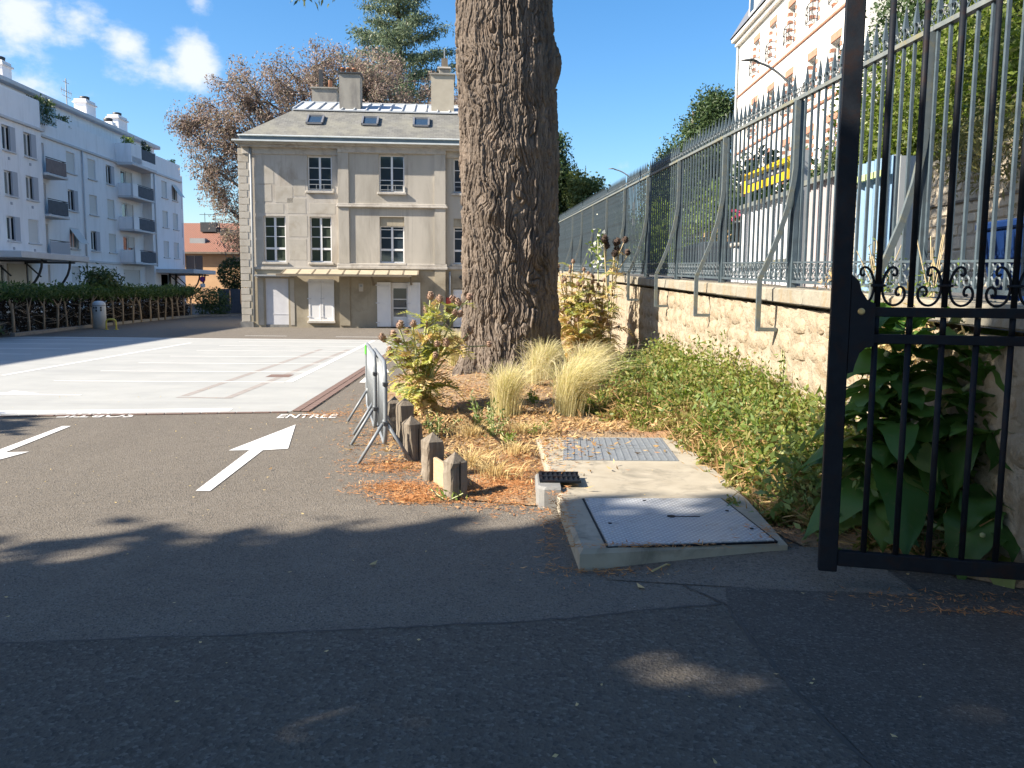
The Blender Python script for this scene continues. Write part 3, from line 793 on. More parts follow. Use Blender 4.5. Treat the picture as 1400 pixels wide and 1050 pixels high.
# stone courses on the left wing: thin raised slabs
for (a, c, b, d) in [(.66, 6.2, 1.5, 6.95), (.66, 5.45, 1.4, 6.15), (1.55, 5.4, 2.3, 6.1), (.66, 4.95, 1.9, 5.35), (2.05, 4.95, 2.85, 5.6), (2.1, 3.95, 2.9, 4.85), (2.1, 2.95, 2.85, 3.85), (.66, 3.9, .98, 4.8), (.66, 2.75, .98, 3.8), (2.35, 5.7, 2.85, 6.4), (3.0, 4.95, 4.1, 5.4)]:
    MB().bev(a, -.006, c, b, .02, d, .003).build('facing_stone', M['quoin'], villa)
# cornice and gutter
mb = MB()
for (o, z0, z1) in ((.12, 7.72, 7.82), (.24, 7.82, 7.9)): mb.box(.25 - o, -.18 - o, z0, 13 + o, 9.5 + o, z1)
mb.build('cornice', M['trim'], villa)
MB().box(-.1, -.62, 7.9, 13.35, 9.9, 7.96).build('cornice_cap', M['gutter_light'], villa)
MB().box(.2, -.5, 7.962, 13.1, 9.8, 8.12).build('gutter_board', M['gutter'], villa)
MB().bev(.14, -.56, 8.12, 13.15, 9.85, 8.175, .012).build('gutter_edge', M['gutter_light'], villa)
# roof: slate slopes with their own UVs, then zinc panels
E0, E1, B0, B1 = (.22, -.46), (13.05, 9.75), (2.05, 1.9), (11.25, 7.4)
ze, zb, zr = 8.17, 9.7, 10.62
quads = [((E0[0], E0[1]), (E1[0], E0[1]), (B1[0], B0[1]), (B0[0], B0[1])), ((E1[0], E0[1]), (E1[0], E1[1]), (B1[0], B1[1]), (B1[0], B0[1])),
         ((E1[0], E1[1]), (E0[0], E1[1]), (B0[0], B1[1]), (B1[0], B1[1])), ((E0[0], E1[1]), (E0[0], E0[1]), (B0[0], B0[1]), (B0[0], B1[1]))]
mb = MB(); uvs = []
for a, b, c, d in quads:
    mb.quad((*a, ze), (*b, ze), (*c, zb), (*d, zb))
    ev = Vector(b) - Vector(a); L = ev.length; ev /= L
    hh = math.hypot(2.36, zb - ze)
    for q, tt in ((a, 0), (b, 0), (c, hh), (d, hh)): uvs.append(((Vector(q) - Vector(a)).dot(ev), tt))
sl = mb.build('slate_roof', M['slate'], villa)
ul = sl.data.uv_layers.new(name='UVMap')
ul.data.foreach_set('uv', [c for q in uvs for c in q])
mid = (B0[1] + B1[1]) / 2
npan = 17
for i in range(npan):
    x0 = B0[0] + (B1[0] - B0[0]) * i / npan; x1 = B0[0] + (B1[0] - B0[0]) * (i + 1) / npan
    mb = MB()
    mb.quad((x0, B0[1] - .06, zb + .02), (x1, B0[1] - .06, zb + .02), (x1, mid, zr), (x0, mid, zr))
    mb.quad((x1, B1[1] + .06, zb + .02), (x0, B1[1] + .06, zb + .02), (x0, mid, zr), (x1, mid, zr))
    mb.bar((x0, B0[1] - .06, zb + .05), (x0, mid, zr + .03), .045, .07)
    mb.build('zinc_panel', M['zinc'], villa)
mb = MB(); mb.add([(B0[0], B0[1], zb), (B0[0], B1[1], zb), (B0[0], mid, zr)], [(0, 2, 1)]); mb.add([(B1[0], B0[1], zb), (B1[0], B1[1], zb), (B1[0], mid, zr)], [(0, 1, 2)])
mb.bar((B0[0], B0[1] - .08, zb + .015), (B1[0], B0[1] - .08, zb + .015), .09, .06); mb.bar((B0[0], mid, zr + .02), (B1[0], mid, zr + .02), .1, .08); mb.build('zinc_edge', M['zinc'], villa)
# skylights lying on the front slope
sv = Vector((0, 2.36, 1.53)).normalized(); sn = Vector((0, -sv.z, sv.y))
for u in (2.85, 5.25, 7.5):
    mb = MB(); b0 = Vector((u, 0, 0))
    base = Vector((u, -.46, 8.17)) + sv * 1.25
    for (p, q) in ((0, 0), (.66, 0)): mb.bar(base + Vector((p, 0, 0)) + sn * .05, base + Vector((p, 0, 0)) + sv * .84 + sn * .05, .08, .12)
    mb.bar(base + sn * .05, base + Vector((.66, 0, 0)) + sn * .05, .08, .12, (0, 1, 0)); mb.bar(base + sv * .84 + sn * .05, base + Vector((.66, 0, 0)) + sv * .84 + sn * .05, .08, .12, (0, 1, 0))
    o = mb.build('skylight', M['zinc_dark'], villa)
    c = [base + sn * .06, base + Vector((.66, 0, 0)) + sn * .06, base + Vector((.66, 0, 0)) + sv * .84 + sn * .06, base + sv * .84 + sn * .06]
    MB().quad(*c).build('pane', M['glass_blue'], o)
# chimneys
def chimney(u0, v0, u1, v1, z0, z1, mat, cap='chimney'):
    o = MB().box(u0, v0, z0, u1, v1, z1).build('chimney', M[mat], villa)
    MB().bev(u0 - .07, v0 - .07, z1, u1 + .07, v1 + .07, z1 + .07, .012).build('chimney_cap', M[cap], o)
    return o
cb = chimney(4.05, 2.5, 5.0, 3.6, 9.7, 11.5, 'chimney', 'dark')
for i, (x, y) in enumerate(((4.2, 2.75), (4.45, 2.75), (4.72, 2.8))): MB().lathe([(.1, 0), (.085, .2), (.1, .2), (.1, .25), (.06, .25)], 10, (x, y, 11.57)).build('chimney_pot', M['terracotta'], cb, True)
ca = chimney(2.3, 6.0, 3.5, 7.0, 9.6, 11.6, 'chimney')
MB().lathe([(.11, 0), (.1, .38), (.12, .4), (.07, .4)], 10, (3.15, 6.4, 11.67)).build('chimney_pot', M['terracotta'], ca, True)
MB().box(2.6, 6.3, 11.67, 2.78, 6.45, 12.6).build('flue', M['dark'], ca)
cc = chimney(8.25, 2.5, 9.3, 3.6, 9.7, 11.56, 'chimney_pale')
MB().bev(8.62, 2.75, 11.63, 9.1, 3.2, 11.9, .02).build('chimney_collar', M['chimney'], cc); MB().bev(8.55, 2.68, 11.9, 9.17, 3.27, 11.98, .02).build('chimney_collar', M['trim'], cc)
MB().box(8.72, 2.85, 11.98, 9.02, 3.1, 12.4).build('chimney_pot', M['bollard'], cc); MB().tube([(8.87, 2.97, 12.4), (8.87, 2.97, 12.8)], .03, 6).build('flue', M['galv'], cc)
# windows
for (a, c, b, d) in lw_holes[:1] + rw_holes[:1] + rw_holes[2:3]: window(villa, a, c, b - a, d - c, .13, sill=.22)
window(villa, 6.03, 5.9, 1.09, 1.6, -.02, sill=.27)
for (a, c, b, d) in lw_holes[1:] + [rw_holes[3]]: window(villa, a, c, b - a, d - c, .13, rows=(.3, .56, .78), thick=(0,), sill=.2, glass='glass_green')
window(villa, 6.03, 2.85, 1.07, 1.62, -.02, rows=(.36, .68, .9), thick=(0,), sill=.24)
MB().box(6.03, -.1, 4.47, 7.1, .05, 4.85).build('roller_box', M['render_ground'], villa)
window(villa, 9.26, 2.85, .99, 1.62, .13, rows=(.36, .68, .9), thick=(0,), sill=.2); MB().box(9.26, .04, 4.47, 10.25, .2, 4.83).build('roller_box', M['render_ground'], villa)
for u in (2.98, 9.3, 6.07):                                          # window guards
    v = -.04 if u != 6.07 else -.22
    mb = MB()
    for z in (6.2, 6.0): mb.bar((u, v, z), (u + 1.0, v, z), .025)
    for i in range(4): mb.bar((u + .02 + i * .32, v, 5.95), (u + .02 + i * .32, v, 6.22), .02)
    mb.build('window_guard', M['panel_grey'], villa)
# ground floor openings
mb = MB(); mb.box(1.03, .06, .12, 2.02, .1, 2.14); mb.box(1.03, .05, .56, 2.02, .058, .6); mb.build('roller_door', M['shutter_grey'], villa)
MB().box(.95, .02, -.0, 2.1, .05, .12).build('door_step', M['kerb'], villa)
mb = MB(); mb.box(.68, -.12, 2.16, 1.72, .02, 2.24); mb.bev(.68, -.5, 2.22, 2.35, .02, 2.29, .01); mb.build('door_ledge', M['panel_grey'], villa)
mb = MB(); mb.box(.72, -.02, .1, .95, .03, 2.16); mb.box(2.1, -.02, .1, 2.28, .03, 2.16); mb.build('door_surround', M['quoin'], villa)
def shutter(u, z, w, h, v, **k):
    mb = MB(); mb.box(u, v, z, u + w, v + .045, z + h)
    for a, b in ((.0, .05), (.48, .53), (.86, .9), (.96, 1.0)): mb.box(u, v - .02, z + h * a, u + w, v, z + h * b)
    for a in (0, w - .07): mb.box(u + a, v - .018, z, u + a + .07, v, z + h)
    for i in range(7): mb.box(u + .08, v - .006, z + h * (.89 + .009 * i), u + w - .08, v, z + h * (.894 + .009 * i))
    o = mb.build('shutter', M['white'], villa)
    mb = MB()
    for a in (.08, .52, .92): mb.box(u - .06, v - .03, z + h * a, u + .12, v - .021, z + h * a + .05)
    mb.build('hinge', M['shutter_grey'], o)
shutter(2.9, .3, .55, 1.82, -.06); shutter(3.46, .3, .55, 1.82, -.06)
MB().bev(2.85, -.16, .19, 4.06, .02, .3, .015).build('sill', M['trim'], villa)
shutter(5.9, .06, .6, 1.95, -.25); shutter(7.24, .06, .55, 1.95, -.25)
mb = MB(); mb.box(6.5, -.1, .05, 6.6, -.04, 2.0); mb.box(7.18, -.1, .05, 7.28, -.04, 2.0); mb.box(6.6, -.1, 1.75, 7.18, -.04, 2.0); mb.box(6.6, -.1, .05, 7.18, -.04, .5); mb.box(6.6, -.1, 1.25, 7.18, -.05, 1.29); mb.box(6.6, -.1, .86, 7.18, -.05, .9)
d = mb.build('door', M['white'], villa); MB().quad((6.6, -.06, .5), (7.18, -.06, .5), (7.18, -.06, 1.75), (6.6, -.06, 1.75)).build('pane', M['glass'], d); MB().bar((7.14, -.14, 1.0), (7.14, -.14, 1.12), .025).build('handle', M['dark'], d)
mb = MB(); mb.box(9.24, .07, .05, 10.1, .12, 1.72)
for i in range(3): mb.box(9.3 + i * .27, .05, .2, 9.5 + i * .27, .07, 1.6)
d = mb.build('door', M['white'], villa); MB().bar((9.32, .03, .9), (9.32, .03, 1.03), .025).build('handle', M['dark'], d)
MB().bev(8.92, -.14, .75, 9.14, .0, 1.36, .02).build('letter_box', M['red_box'], villa)
mb = MB(); mb.lathe([(.1, 0), (.1, .05), (.06, .06)], 14); o = mb.build('vent', M['dark'], villa, True); o.rotation_euler = (R(90), 0, 0); o.location = (9.62, 0, 2.25)
MB().bev(5.1, -.21, 1.6, 5.3, -.18, 1.95, .01).build('notice', M['trim'], villa)
MB().quad((5.14, -.212, 1.8), (5.26, -.212, 1.8), (5.26, -.212, 1.9), (5.14, -.212, 1.9)).build('notice_print', M['panel_grey'], villa)
# glazed canopy
cz0, cz1 = 2.5, 2.28
cx0, cx1, cvi, cvo = 2.0, 7.75, -.18, -1.25
for i in range(9):
    a = cx0 + (cx1 - cx0) * i / 9; b = cx0 + (cx1 - cx0) * (i + 1) / 9 - .07
    MB().add([(a, cvi - .02, cz0 + .03), (b, cvi - .02, cz0 + .03), (b, cvo, cz1 + .03), (a, cvo, cz1 + .03), (a, cvi - .02, cz0 + .05), (b, cvi - .02, cz0 + .05), (b, cvo, cz1 + .05), (a, cvo, cz1 + .05)],
             [(0, 1, 2, 3), (7, 6, 5, 4), (3, 2, 6, 7), (0, 3, 7, 4), (1, 5, 6, 2)]).build('canopy_panel', M['canopy_panel'], villa)
mb = MB()
for i in range(10): x = cx0 + (cx1 - cx0) * i / 9 - .035; mb.bar((x, cvi, cz0 + .03), (x, cvo, cz1 + .03), .06, .07)
mb.bar((cx0 - .25, cvo - .03, cz1), (cx1 - .3, cvo - .03, cz1), .07, .09); mb.bar((cx0 - .1, cvi - .03, cz0), (cx1, cvi - .03, cz0), .05, .07)
for x in (5.75, 7.4): mb.tube([(x, cvi, 1.9), (x, cvi - .35, 2.02), (x, cvo + .05, 2.24)], .045, 6)
mb.build('canopy_frame', M['canopy_frame'], villa)

# ================================================================== THE APARTMENT BUILDING ON THE LEFT
apt = thing('apartment_building', 'long white apartment block with terraces and balconies in its own shade on the left', 'building', (-29.8, 0, 0), R(92.46))
heads = (11.5, 8.78, 6.02)
AV, CV = -.95, -.8
winA = [(u, 1) for u in (33.0, 36.2, 41.0, 44.2, 49.2, 52.4, 54.9)]; a_holes = []; b_holes = []; c_holes = []
WWD, WHT = 1.35, 1.5
for u, _ in winA:
    for h in heads: a_holes.append((u, h - WHT, u + WWD, h))
bcols = [58.0, 62.5, 65.9, 69.1]
for u in bcols:
    for h in heads: b_holes.append((u, h - WHT - (.7 if u == 58.0 else 0), u + WWD, h))
    b_holes.append((u, 2.0, u + WWD, 3.2))
for h in heads: b_holes.append((71.9, h - 2.1, 74.3, h))
b_holes.append((71.7, .6, 75.2, 3.2))
for u in (78.9, 81.6):
    for h in heads: c_holes.append((u, h - WHT, u + WWD, h))
c_holes.append((78.0, .3, 80.2, 2.9))
a_holes.append((50.2, .2, 51.8, 3.0))
CO = 12.05
wall_mb(4, 57.1, 0, CO, AV, a_holes, .22).build('wall', M['apt'], apt)
wall_mb(57.1, 76.4, 0, CO, 0, b_holes, .22).build('wall', M['apt'], apt)
wall_mb(76.4, 84.0, 0, CO, CV, c_holes, .22).build('wall', M['apt'], apt)
for q in ([(57.1, AV, 0), (57.1, 0, 0), (57.1, 0, CO), (57.1, AV, CO)], [(76.4, 0, 0), (76.4, CV, 0), (76.4, CV, CO), (76.4, 0, CO)], [(84, CV, 0), (84, -.3, 0), (84, -.3, CO), (84, CV, CO)],
          [(84, -.3, 0), (86, -.3, 0), (86, -.3, CO + .7), (84, -.3, CO + .7)], [(86, -.3, 0), (86, 11, 0), (86, 11, CO), (86, -.3, CO)], [(4, 11, 0), (4, AV, 0), (4, AV, CO), (4, 11, CO)]):
    MB().quad(*q).build('side_wall', M['apt'], apt)
mb = MB()
mb.quad((86, 11, 0), (4, 11, 0), (4, 11, CO), (86, 11, CO))
mb.quad((4, AV, CO), (57.1, AV, CO), (57.1, 11, CO), (4, 11, CO)); mb.quad((57.1, 0, CO), (86, 0, CO), (86, 11, CO), (57.1, 11, CO)); mb.quad((76.4, CV, CO), (84, CV, CO), (84, 0, CO), (76.4, 0, CO))
mb.build('terrace_deck', M['apt'], apt)
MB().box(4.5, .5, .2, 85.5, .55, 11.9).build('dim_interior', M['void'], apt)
mb = MB()
mb.bev(4, AV - .18, CO - .18, 57.3, AV + .05, CO, .03); mb.bev(57.1, -.16, CO - .18, 71.2, .05, CO, .03); mb.bev(76.2, CV - .16, CO - .18, 84.1, CV + .05, CO, .03); mb.bev(71.0, -1.4, CO - .3, 76.3, .05, CO - .05, .03)
mb.bev(57.1, -.1, 3.55, 84, .05, 3.75, .02); mb.build('cornice', M['apt_trim'], apt)
# terrace parapets and the set-back top floor
mb = MB()
mb.box(4, AV, CO, 57.1, AV + .15, 13.85); mb.box(57.1, .0, CO, 71.0, .15, 13.55); mb.box(71.0, -1.3, CO - .05, 71.15, .1, 13.5); mb.box(71.15, -1.3, CO - .05, 73.2, -1.15, 13.5); mb.box(76.4, CV, CO, 84.0, CV + .15, 13.55); mb.box(71.15, -1.3, CO - .05, 76.3, -1.15, 12.5); mb.box(76.3, -1.3, CO, 76.4, .1, 13.5)
mb.build('terrace_parapet', M['apt'], apt)
mb = MB(); mb.box(4, 1.7, CO, 84.2, 11, 15.1); mb.build('top_floor', M['apt'], apt)
mb = MB(); mb.bev(3.8, 1.2, 15.1, 84.6, 11.4, 15.42, .05); mb.build('roof', M['apt_trim'], apt)
def blind(u, z, w, h, v, drop=1.0):
    MB().box(u, v, z + h * (1 - drop), u + w, v + .03, z + h).build('roller_blind', M['blind'], apt)
def apt_window(u, h, v, kind, ht=WHT):
    z = h - ht
    if kind == 'closed':
        blind(u, z, WWD, ht, v + .1); MB().bev(u - .12, v - .12, z - .1, u + WWD + .12, v + .02, z, .02).build('sill', M['apt_trim'], apt)
    else:
        window(apt, u, z, WWD, ht, v + .15, rows=(), fw=.09, mid=.13, sill=.28 , sill_mat='apt_trim', glass=random.choice(('glass', 'glass_curtain', 'glass_green')))
        if kind == 'leaf':
            MB().box(u + WWD * .62, v - .06, z, u + WWD + .08, v + .06, z + ht).build('folding_shutter', M['shutter_pvc'], apt)
        if kind == 'awning':
            mb = MB(); mb.add([(u, v + .05, h), (u + WWD, v + .05, h), (u + WWD, v - .75, h - 1.15), (u, v - .75, h - 1.15), (u, v + .05, h + .03), (u + WWD, v + .05, h + .03), (u + WWD, v - .75, h - 1.12), (u, v - .75, h - 1.12)], [(0, 1, 2, 3), (7, 6, 5, 4), (0, 3, 7, 4), (1, 5, 6, 2), (3, 2, 6, 7)])
            mb.build('propped_shutter', M['blind'], apt)
for i, (u, _) in enumerate(winA):
    for j, h in enumerate(heads): apt_window(u, h, AV, 'closed' if (i == 6 and j == 2) or (i in (0, 3, 4) and j == 1) else 'leaf')
kinds = {62.5: ('closed', 'leaf', 'awning', 'closed'), 65.9: ('closed', 'closed', 'leaf', 'closed'), 69.1: ('leaf', 'closed', 'closed', 'closed')}
for u, ks in kinds.items():
    for h, kk in zip(heads, ks): apt_window(u, h, 0, kk)
    blind(u, 2.0, WWD, 1.2, .1)
blind(58.0, 2.0, WWD, 1.2, .1)
for j, h in enumerate(heads):
    if j < 2: window(apt, 58.0, h - 2.2, WWD, 2.2, .15, rows=(), fw=.09, mid=.13)
    else: blind(58.0, h - 2.2, WWD, 2.2, .1)
    window(apt, 71.9, h - 2.1, 2.4, 2.1, .15, rows=(), fw=.09, mid=.13)
    blind(73.2, h - 2.1, 1.1, 2.1, .1, 1.0 if j < 2 else .45)
blind(71.7, .6, 3.5, 2.6, .12); blind(78.0, .3, 2.2, 2.6, .12)
for u, ks in ((78.9, ('closed', 'closed', 'closed')), (81.6, ('awning', 'closed', 'closed'))):
    for h, kk in zip(heads, ks): apt_window(u, h, CV, kk)
for z in (10.4, 7.6, 4.9): MB().box(84.3, -.36, z - .9, 85.5, -.28, z + .55).build('end_panel', M['shutter_pvc'], apt)
# small square vents under the windows
for u, _ in winA:
    for h in heads: MB().box(u + .55, AV - .03, h - 2.05, u + .75, AV + .01, h - 1.88).build('vent', M['shutter_pvc'], apt)
# balconies
def balcony(u0, u1, v0, z, side, mat, solid_end=True):
    o = MB().bev(u0, v0 - 1.25, z - .18, u1, v0 + .0, z, .03).build('balcony_slab', M['apt_trim'], apt)
    if solid_end: MB().box(u0, v0 - 1.2, z, u0 + 1.2 if side else u0 + .12, v0 - 1.06, z + 1.0).build('parapet', M['apt'], o); MB().box(u0, v0 - 1.2, z, u0 + .12, v0 + 0, z + 1.0).build('parapet', M['apt'], o)
    a = u0 + 1.25 if side else u0 + .05
    mb = MB(); mb.box(a, v0 - 1.17, z + .05, u1 - .05, v0 - 1.13, z + .95); mb.box(u1 - .09, v0 - 1.13, z + .05, u1 - .05, v0 - .02, z + .95); mb.build('railing_panel', M[mat], o)
    mb = MB(); mb.bar((a, v0 - 1.15, z + 1.02), (u1 - .05, v0 - 1.15, z + 1.02), .05); mb.bar((u1 - .07, v0 - 1.15, z + 1.02), (u1 - .07, v0, z + 1.02), .05); mb.build('handrail', M['dark'], o)
    return o
for z, m_ in ((9.27, 'rail_brown'), (6.55, 'rail_dark'), (3.8, 'shutter_pvc')): balcony(57.15, 60.0, 0.0, z, False, m_, False)
for z, m_ in ((9.3, 'rail_dark'), (6.57, 'rail_dark'), (3.82, 'rail_dark')): balcony(71.2, 76.0, 0.0, z, True, m_)
mb = MB(); mb.box(73.3, -1.28, 12.55, 76.3, -1.24, 13.4); mb.build('railing_panel', M['rail_dark'], apt)
mb = MB(); mb.box(57.2, -.72, 12.6, 59.8, -.68, 13.9); mb.build('glass_screen', M['clear'], apt)
mb = MB(); mb.box(40.5, AV + .3, 13.9, 45.5, AV + .33, 14.5); mb.build('glass_screen', M['panel_grey'], apt)
# chimneys, aerial
for u, z1 in ((60.9, 17.25), (73.8, 17.4), (80.3, 17.4), (58.6, 16.3), (78.3, 16.5)):
    w = {60.9: .6, 73.8: .9, 80.3: 1.0}.get(u, .4)
    o = MB().box(u - w, 3.0, 15.4, u + w, 4.0, z1).build('chimney', M['apt'], apt)
    MB().bev(u - w - .12, 2.88, z1 - .35, u + w + .12, 4.12, z1 - .22, .02).build('chimney_cap', M['apt_trim'], o)
    MB().lathe([(.36, 0), (.4, .3), (.3, .34)], 10, (u, 3.5, z1)).build('chimney_pot', M['terracotta' if z1 > 17.5 else 'dark'], o, True)
mb = MB(); mb.tube([(69.5, 3, 15.4), (69.5, 3, 18.2)], .045, 6)
for z, w in ((17.9, .5), (17.2, .9), (16.8, .7)): mb.bar((69.5 - w, 3, z), (69.5 + w, 3, z), .04)
for x in (-.8, -.4, .4, .8): mb.bar((69.5 + x, 3, 17.0), (69.5 + x, 3, 17.4), .03)
mb.build('aerial', M['panel_grey'], apt)
mb = MB(); mb.tube([(64.9, -.08, .2), (64.9, -.08, 12)], .06, 6); mb.build('drain_pipe', M['apt_trim'], apt, True)
mb = MB(); mb.tube([(77.0, CV - .08, 3.6), (77.0, CV - .08, 12)], .06, 6); mb.build('drain_pipe', M['apt_trim'], apt, True)
# flat entrance canopies on curved struts
def canopy(u0, u1, v0, v1, z):
    o = MB().bev(u0, v0, z, u1, v1, z + .38, .03).build('canopy', M['apt_trim'], apt)
    mb = MB()
    for u in (u0 + 3.2, u1 - 1.6):
        pts = [(u, v1 - .25 - 2.6 * math.sin(a), z - 2.3 + 2.3 * (1 - math.cos(a)) + .0) for a in [i * PI / 16 for i in range(9)]]
        mb.tube([(u, v1 - .25, z - 3.0)] + pts, .07, 6); mb.bar((u, v1 - .05, z - .1), (u, v0 + .2, z - .1), .1); mb.bar((u, v1 - .05, z - .1), (u, v1 - 1.0, z - 1.0), .08)
        mb.bar((u, v1 - .1, 0), (u, v1 - .1, z), .14)
    mb.build('canopy_strut', M['dark'], o)
canopy(47.5, 55.8, -4.3, AV, 3.32); canopy(76.8, 83.2, -4.2, CV, 3.0)
MB().box(52.1, AV - .12, .2, 54.8, AV - .02, 3.1).build('entrance_panel', M['beige'], apt)
mb = MB(); mb.box(50.2, AV + .1, .2, 51.8, AV + .15, 3.0); mb.build('entrance_door', M['glass'], apt)

def greenery(name, label, P, size, mat, cat='plant', group=None, **k):
    c = P.mean(0); c[2] = P[:, 2].min()
    t = thing(name, label, cat, tuple(c), 0, group)
    Q = P - c
    link('leaves', leaf_mesh(name, Q, size, M[mat], **k), t)
    for e in Q[rng.choice(len(Q), 4)]:
        b = (random.gauss(0, .04), random.gauss(0, .04), -.02); r = .004 + .006 * min(float(np.ptp(Q[:, 2])), 3)
        MB().tube([b, (e[0] * .4, e[1] * .4, e[2] * .55), tuple(e)], [r, r * .8, r * .3], 5).build('stem', M['bark_grey'], t)
    return t
def to_world(o, p): return o.matrix_world @ Vector(p)
bpy.context.view_layer.update()
def terrace_plant(u, v, z, r, h, n, mat, label):
    p = to_world(apt, (u, v, z)); P = np.clip(rng.normal(size=(n * 2, 3)), -1.4, 1.4) * np.array([r, r, h]) * .36 + np.array(p) + np.array([0, 0, h * .5])
    greenery('terrace_plant', label, P, .17, mat, group='plants on the apartment terraces')
terrace_plant(58.4, -.1, 12.75, 1.5, 1.5, 900, 'conifer', 'dense leafy terrace plants behind the first glass screen of the apartment block')
terrace_plant(61.0, .5, 13.3, .9, 1.2, 260, 'weed', 'tall pale shrub on the terrace beside the roof aerial')
terrace_plant(63.0, .5, 13.3, .9, .7, 200, 'olive', 'low wide shrub on the terrace right of the aerial')
terrace_plant(72.0, -.7, 13.3, .8, .8, 200, 'green', 'bright small shrub on the projecting corner terrace')
terrace_plant(75.0, -.8, 12.6, .3, 1.6, 200, 'conifer', 'narrow dark conifer in a pot behind the terrace railing')
terrace_plant(77.2, -.4, 13.3, .3, 1.0, 120, 'conifer', 'small pointed dark conifer on the far terrace parapet')
terrace_plant(83.0, -.4, 13.3, .5, .6, 120, 'green', 'light green shrub at the far end of the terrace')

# ================================================================== OCHRE HOUSE FAR BEHIND
oh = thing('ochre_house', 'ochre house with a long clay tiled roof far behind the hedge', 'house', (-34, 92, 0), R(-3))
wall_mb(-14, 16, 0, 5.7, 0, [(7.3, 2.9, 9.2, 4.9), (-1.5, 3.0, .4, 5.2)], .2).build('wall', M['orange_wall'], oh)
MB().quad((-14, 12, 0), (-14, 0, 0), (-14, 0, 5.7), (-14, 12, 5.7)).build('side_wall', M['orange_wall'], oh); mb = MB(); mb.quad((16, 0, 0), (16, 12, 0), (16, 12, 5.7), (16, 0, 5.7)); mb.add([(16, 0, 5.7), (16, 12, 5.7), (16, 6, 8.9)], [(0, 1, 2)]); mb.build('side_wall', M['orange_wall'], oh)
mb = MB(); mb.add([(-15, -.7, 5.55), (17, -.7, 5.55), (17, 6, 9.1), (-15, 6, 9.1), (17, 12.7, 5.55), (-15, 12.7, 5.55)], [(0, 1, 2, 3), (3, 2, 4, 5)]); rf = mb.build('roof', M['tiles'], oh)
MB().box(-15, -.75, 5.35, 17, -.6, 5.54).build('eave_board', M['bollard'], oh)
for (a, c, b, d) in ((7.3, 2.9, 9.2, 4.9), (-1.5, 3.0, .4, 5.2)): window(oh, a, c, b - a, d - c, .15, mat='panel_grey', rows=())
mb = MB(); mb.box(-1.2, 3.4, 7.95, .6, 4.6, 9.0); mb.build('roof_hatch', M['dark'], oh); MB().box(1.2, 3.0, 7.6, 3.4, 3.7, 8.15).build('roof_hatch', M['dark'], oh)
MB().box(-1.5, 1.2, 6.4, .2, 1.9, 7.1).build('roof_window', M['panel_grey'], oh); MB().box(11.2, 1.0, 6.3, 12.8, 1.7, 7.0).build('roof_window', M['panel_grey'], oh)
mb = MB(); mb.tube([(-.9, 4, 9), (-.9, 4, 10.1)], .03, 5); mb.tube([(.3, 4, 9), (.3, 4, 10.1)], .03, 5); mb.bar((-1.5, 4, 9.9), (1.6, 4, 9.9), .05); mb.build('aerial', M['dark'], oh)

# ================================================================== TALL WHITE BUILDING UP THE STREET
wb = thing('white_building', 'tall sunlit cream building with red brick window surrounds behind the fence', 'building', (13.5, 52.6, 0), R(-90))
cols = [3.9, 6.9, 9.9, 13.1, 15.9]; sills = [13.75, 10.4, 7.1, 3.95]
ww, wh = 1.0, 1.85
holes = [(c - ww / 2, z, c + ww / 2, z + wh) for c in cols for z in sills]
wall_mb(0, 19.2, 1.5, 16.35, 0, holes, .3).build('wall', M['wb'], wb)
MB().quad((19.2, 0, 1.5), (19.2, 12, 1.5), (19.2, 12, 16.35), (19.2, 0, 16.35)).build('side_wall', M['wb'], wb); mb = MB(); mb.quad((0, 12, 1.5), (0, 0, 1.5), (0, 0, 16.35), (0, 12, 16.35)); mb.build('side_wall', M['wb'], wb)
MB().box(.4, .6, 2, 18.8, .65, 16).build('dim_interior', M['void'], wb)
mb = MB(); mb.bev(-.1, -.22, 16.35, 19.3, 12, 16.6, .03); mb.bev(-.2, -.42, 16.6, 19.4, 12, 16.85, .03); mb.build('cornice', M['wb'], wb)
mb = MB(); mb.add([(-.3, -.5, 16.85), (19.5, -.5, 16.85), (19.5, .9, 19.2), (-.3, .9, 19.2), (19.5, 11, 19.2), (-.3, 11, 19.2), (19.5, 12.3, 16.85), (-.3, 12.3, 16.85)], [(0, 1, 2, 3), (3, 2, 4, 5), (5, 4, 6, 7), (0, 3, 5, 7), (1, 6, 4, 2)]); mb.build('roof', M['zinc_dark'], wb)
for c in cols:
    mb = MB(); mb.box(c - .6, -.35, 17.0, c + .6, .6, 18.7); mb.bev(c - .75, -.5, 18.7, c + .75, .7, 18.95, .03); d = mb.build('dormer', M['wb'], wb)
    MB().quad((c - .4, -.36, 17.2), (c + .4, -.36, 17.2), (c + .4, -.36, 18.5), (c - .4, -.36, 18.5)).build('pane', M['glass'], d)
mb = MB(); mb.box(2.2, 3, 19.2, 3.6, 4.5, 21.3); mb.box(12, 3, 19.2, 13.6, 4.5, 21.3); mb.build('chimney', M['chimney_pale'], wb)
for z in (13.5, 10.1, 6.8): MB().bev(.12, -.08, z - .16, 18.3, .03, z - .04, .015).build('brick_course', M['wb_brick'], wb)
mb = MB(); mb.tube([(.15, -.1, 1.5), (.15, -.1, 16.3)], .08, 8); mb.build('drain_pipe', M['panel_grey'], wb, True)
